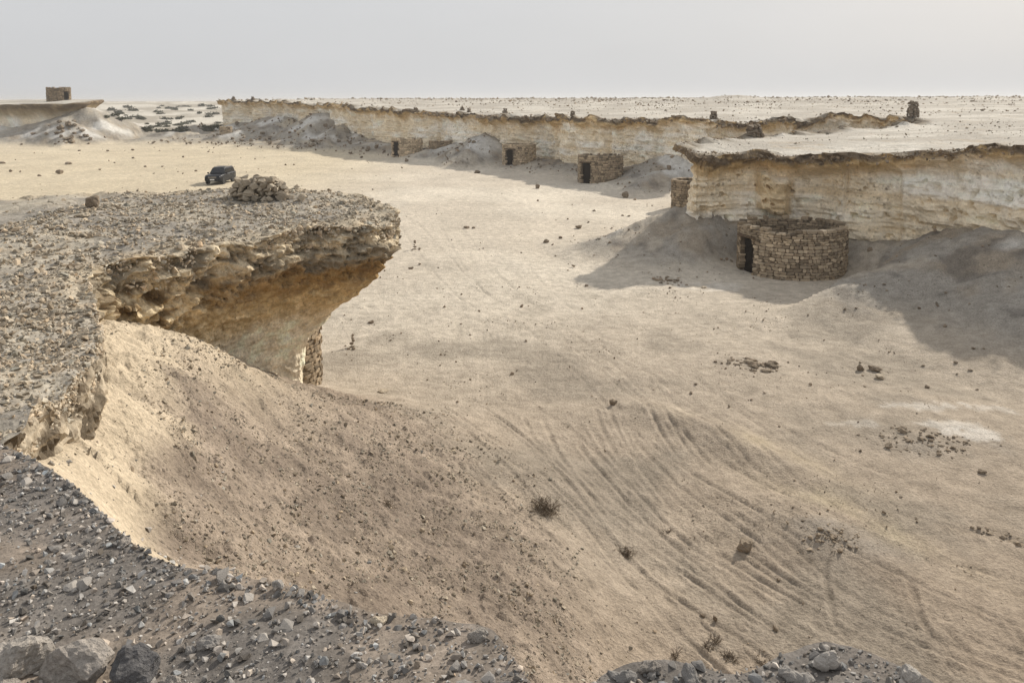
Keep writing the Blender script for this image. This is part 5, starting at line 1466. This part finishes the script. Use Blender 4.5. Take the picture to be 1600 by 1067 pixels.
# ------------------------------------------------------------------ parked car
def build_car(loc, rz):
    paint = plain('black_car_paint', (.005, .006, .010), .42, 0, .3, .05, 6, coat=.05)
    glass = plain('tinted_glass', (.010, .013, .018), .10, 0, .5, .02, 4)
    rubber = plain('tyre_rubber', (.02, .02, .021), .85, 0, .2)
    alloy = plain('alloy_rim', (.35, .35, .36), .35, .8)
    chrome = plain('chrome', (.55, .55, .56), .2, 1.0)
    lampm = plain('headlight_lens', (.6, .63, .66), .12, 0, .8, .02)
    white = plain('plate_white', (.78, .78, .76), .5, 0, .4, .02)
    dark = plain('black_plastic', (.02, .02, .02), .6, 0, .3)
    redm = plain('tail_lens', (.25, .012, .01), .2, 0, .6, .02)
    root = empty('parked_car', loc, rz); root.scale = (.93, .93, .93)
    tag(root, 'black sport utility vehicle parked on the yellow sand behind the promontory', 'car')
    def loft(name, st, mat, parent, smooth=True):
        rings = []
        for x, zb_, zt, hw, rd in st:
            rg_ = []
            for (sy_, sz_) in ((1, 0), (1, 1), (-1, 1), (-1, 0)):
                cy, cz = sy_ * (hw - rd), (zt - rd if sz_ else zb_ + rd)
                a0 = {(1, 0): -90, (1, 1): 0, (-1, 1): 90, (-1, 0): 180}[(sy_, sz_)]
                for k in range(4):
                    a = R(a0 + 30 * k); rg_.append((x, cy + rd * math.cos(a), cz + rd * math.sin(a)))
            rings.append(rg_)
        V = np.array(rings).reshape(-1, 3); m = 16; n = len(st); F = []
        for i in range(n - 1):
            for k in range(m): F.append((i * m + k, i * m + (k + 1) % m, (i + 1) * m + (k + 1) % m, (i + 1) * m + k))
        bm = bmesh.new(); vs = [bm.verts.new(v) for v in V]
        for f in F: bm.faces.new([vs[i] for i in f])
        bm.faces.new(vs[:m][::-1]); bm.faces.new(vs[-m:])
        bmesh.ops.recalc_face_normals(bm, faces=bm.faces)
        return bm_obj(name, bm, mat, parent, smooth)
    def quad(name, pts, mat, parent, th=.02):
        bm = bmesh.new(); vs = [bm.verts.new(p) for p in pts]; f = bm.faces.new(vs); bm.normal_update()
        r_ = bmesh.ops.extrude_face_region(bm, geom=[f]); nv = [e for e in r_['geom'] if isinstance(e, bmesh.types.BMVert)]
        bmesh.ops.translate(bm, vec=f.normal * -th, verts=nv); bmesh.ops.recalc_face_normals(bm, faces=bm.faces)
        return bm_obj(name, bm, mat, parent)
    def box(name, c_, s, mat, parent, bev=.02):
        bm = bmesh.new(); bmesh.ops.create_cube(bm, size=1); bmesh.ops.scale(bm, vec=s, verts=bm.verts)
        bmesh.ops.bevel(bm, geom=bm.edges, offset=min(bev, min(s) * .4), segments=2, affect='EDGES'); bmesh.ops.translate(bm, vec=c_, verts=bm.verts)
        return bm_obj(name, bm, mat, parent)
    body = loft('body', [(-2.46, .55, 1.10, .86, .10), (-2.40, .42, 1.22, .95, .12), (-1.6, .38, 1.24, .985, .12), (0, .36, 1.22, .985, .12), (1.0, .36, 1.19, .985, .12), (1.3, .36, 1.16, .98, .12),
                         (2.1, .38, 1.10, .96, .12), (2.36, .42, 1.04, .93, .12), (2.45, .52, .95, .86, .10)], paint, root)
    # cabin: sloping screen, upright tail
    b0, b1 = [(1.10, .90), (-2.36, .90)], [(.42, .74), (-2.12, .74)]
    V = [(1.12, .90, 1.17), (1.12, -.90, 1.17), (-2.36, -.90, 1.20), (-2.36, .90, 1.20), (.40, .74, 1.86), (.40, -.74, 1.86), (-2.12, -.74, 1.84), (-2.12, .74, 1.84)]
    bm = bmesh.new(); vs = [bm.verts.new(v) for v in V]
    for f in ((0, 1, 2, 3), (4, 7, 6, 5), (0, 4, 5, 1), (1, 5, 6, 2), (2, 6, 7, 3), (3, 7, 4, 0)): bm.faces.new([vs[i] for i in f])
    bmesh.ops.recalc_face_normals(bm, faces=bm.faces)
    bmesh.ops.bevel(bm, geom=bm.edges, offset=.07, segments=3, affect='EDGES')
    bm_obj('cabin', bm, paint, root, True)
    def on_side(sy_, x0, x1, t0, t1):
        """window on the sloping cabin side; x at sill and head, t share of height"""
        P = []
        for (xs, t) in ((x0[0], t0), (x0[1], t0), (x1[1], t1), (x1[0], t1)):
            P.append((xs, sy_ * (.90 - .16 * t + .006), 1.185 + t * .67))
        return P if sy_ > 0 else P[::-1]
    for sy_ in (1, -1):
        for a, b in (((.90, -.02), (.42, -.02)), ((-.10, -1.10), (-.10, -1.10)), ((-1.18, -2.12), (-1.18, -2.0))):
            quad('side_window', on_side(sy_, a, b, .08, .82), glass, root, .012)
        box('mirror', (.92, sy_ * 1.08, 1.24), (.14, .22, .18), paint, root, .04)
        box('roof_rail', (-.9, sy_ * .68, 1.90), (2.1, .05, .05), chrome, root)
        for x in (.30, -.75): box('door_handle', (x - .35, sy_ * .995, 1.02), (.2, .03, .04), chrome, root, .01)
        box('headlight', (2.36, sy_ * .72, .90), (.16, .36, .17), lampm, root, .03)
        box('tail_light', (-2.43, sy_ * .84, 1.05), (.1, .16, .34), redm, root, .02)
        box('running_board', (0, sy_ * .98, .36), (2.2, .14, .06), dark, root)
        for x in (1.5, -1.42):
            bm = bmesh.new(); bmesh.ops.create_cone(bm, cap_ends=True, segments=28, radius1=.47, radius2=.47, depth=.06)
            bmesh.ops.rotate(bm, matrix=Matrix.Rotation(math.pi / 2, 3, 'X'), verts=bm.verts); bmesh.ops.translate(bm, vec=(x, sy_ * .965, .44), verts=bm.verts)
            bm_obj('wheel_arch', bm, dark, root)
            wh = empty('wheel', (x, sy_ * .87, .40)); wh.parent = root
            bm = bmesh.new(); n = 28
            prof = [(.24, -.12), (.36, -.13), (.40, -.09), (.40, .09), (.36, .13), (.24, .12)]
            rows = [[bm.verts.new((r_ * math.cos(k * TAU / n), w_, r_ * math.sin(k * TAU / n))) for k in range(n)] for r_, w_ in prof]
            for i in range(len(prof)):
                A, B = rows[i], rows[(i + 1) % len(prof)]
                for k in range(n): bm.faces.new((A[k], A[(k + 1) % n], B[(k + 1) % n], B[k]))
            bmesh.ops.recalc_face_normals(bm, faces=bm.faces); bm_obj('tyre', bm, rubber, wh, True)
            bm = bmesh.new(); bmesh.ops.create_cone(bm, cap_ends=True, segments=20, radius1=.07, radius2=.07, depth=.22)
            bmesh.ops.rotate(bm, matrix=Matrix.Rotation(math.pi / 2, 3, 'X'), verts=bm.verts)
            for k in range(5):
                g_ = bmesh.ops.create_cube(bm, size=1)['verts']; bmesh.ops.scale(bm, vec=(.24, .2, .06), verts=g_); bmesh.ops.translate(bm, vec=(.13, 0, 0), verts=g_)
                bmesh.ops.rotate(bm, matrix=Matrix.Rotation(k * TAU / 5, 3, 'Y'), verts=g_)
            bm_obj('rim', bm, alloy, wh)
    quad('windscreen', [(1.075, .80, 1.225), (1.075, -.80, 1.225), (.50, -.68, 1.79), (.50, .68, 1.79)], glass, root, .012)
    for o in (root.children[-1],): o.location.x += .035; o.location.z += .03
    quad('rear_window', [(-2.345, -.76, 1.30), (-2.345, .76, 1.30), (-2.19, .64, 1.76), (-2.19, -.64, 1.76)], glass, root, .012)
    root.children[-1].location.x -= .035
    gr = box('grille', (2.45, 0, .86), (.08, 1.0, .26), dark, root, .02)
    for k in range(3): box('grille_bar', (2.495, 0, .78 + .08 * k), (.03, .96, .02), chrome, gr, .005)
    box('bumper', (2.42, 0, .54), (.2, 1.72, .26), dark, root, .05)
    box('rear_bumper', (-2.44, 0, .56), (.18, 1.72, .24), dark, root, .05)
    box('number_plate', (2.53, 0, .60), (.02, .52, .13), white, root, .005)
cl = hit_ground(345, 286)
build_car((cl[0], cl[1], float(ground_z(cl[0], cl[1])[0]) + .01), math.atan2(-.985, -.02))

# ------------------------------------------------------------------ dusty air
bm = bmesh.new(); bmesh.ops.create_cube(bm, size=1)
bmesh.ops.scale(bm, vec=(19000, 19000, 24), verts=bm.verts); bmesh.ops.translate(bm, vec=(0, 0, 9.5), verts=bm.verts)
hm = bpy.data.materials.new('dusty_air'); hm.use_nodes = True; nt = hm.node_tree
for n in list(nt.nodes): nt.nodes.remove(n)
ho = nt.nodes.new('ShaderNodeOutputMaterial'); hv = nt.nodes.new('ShaderNodeVolumePrincipled')
hv.inputs['Color'].default_value = (.93, .93, .93, 1); hv.inputs['Density'].default_value = HAZE; hv.inputs['Anisotropy'].default_value = .3
nt.links.new(hv.outputs[0], ho.inputs['Volume'])
tag(bm_obj('haze', bm, hm), kind='stuff')
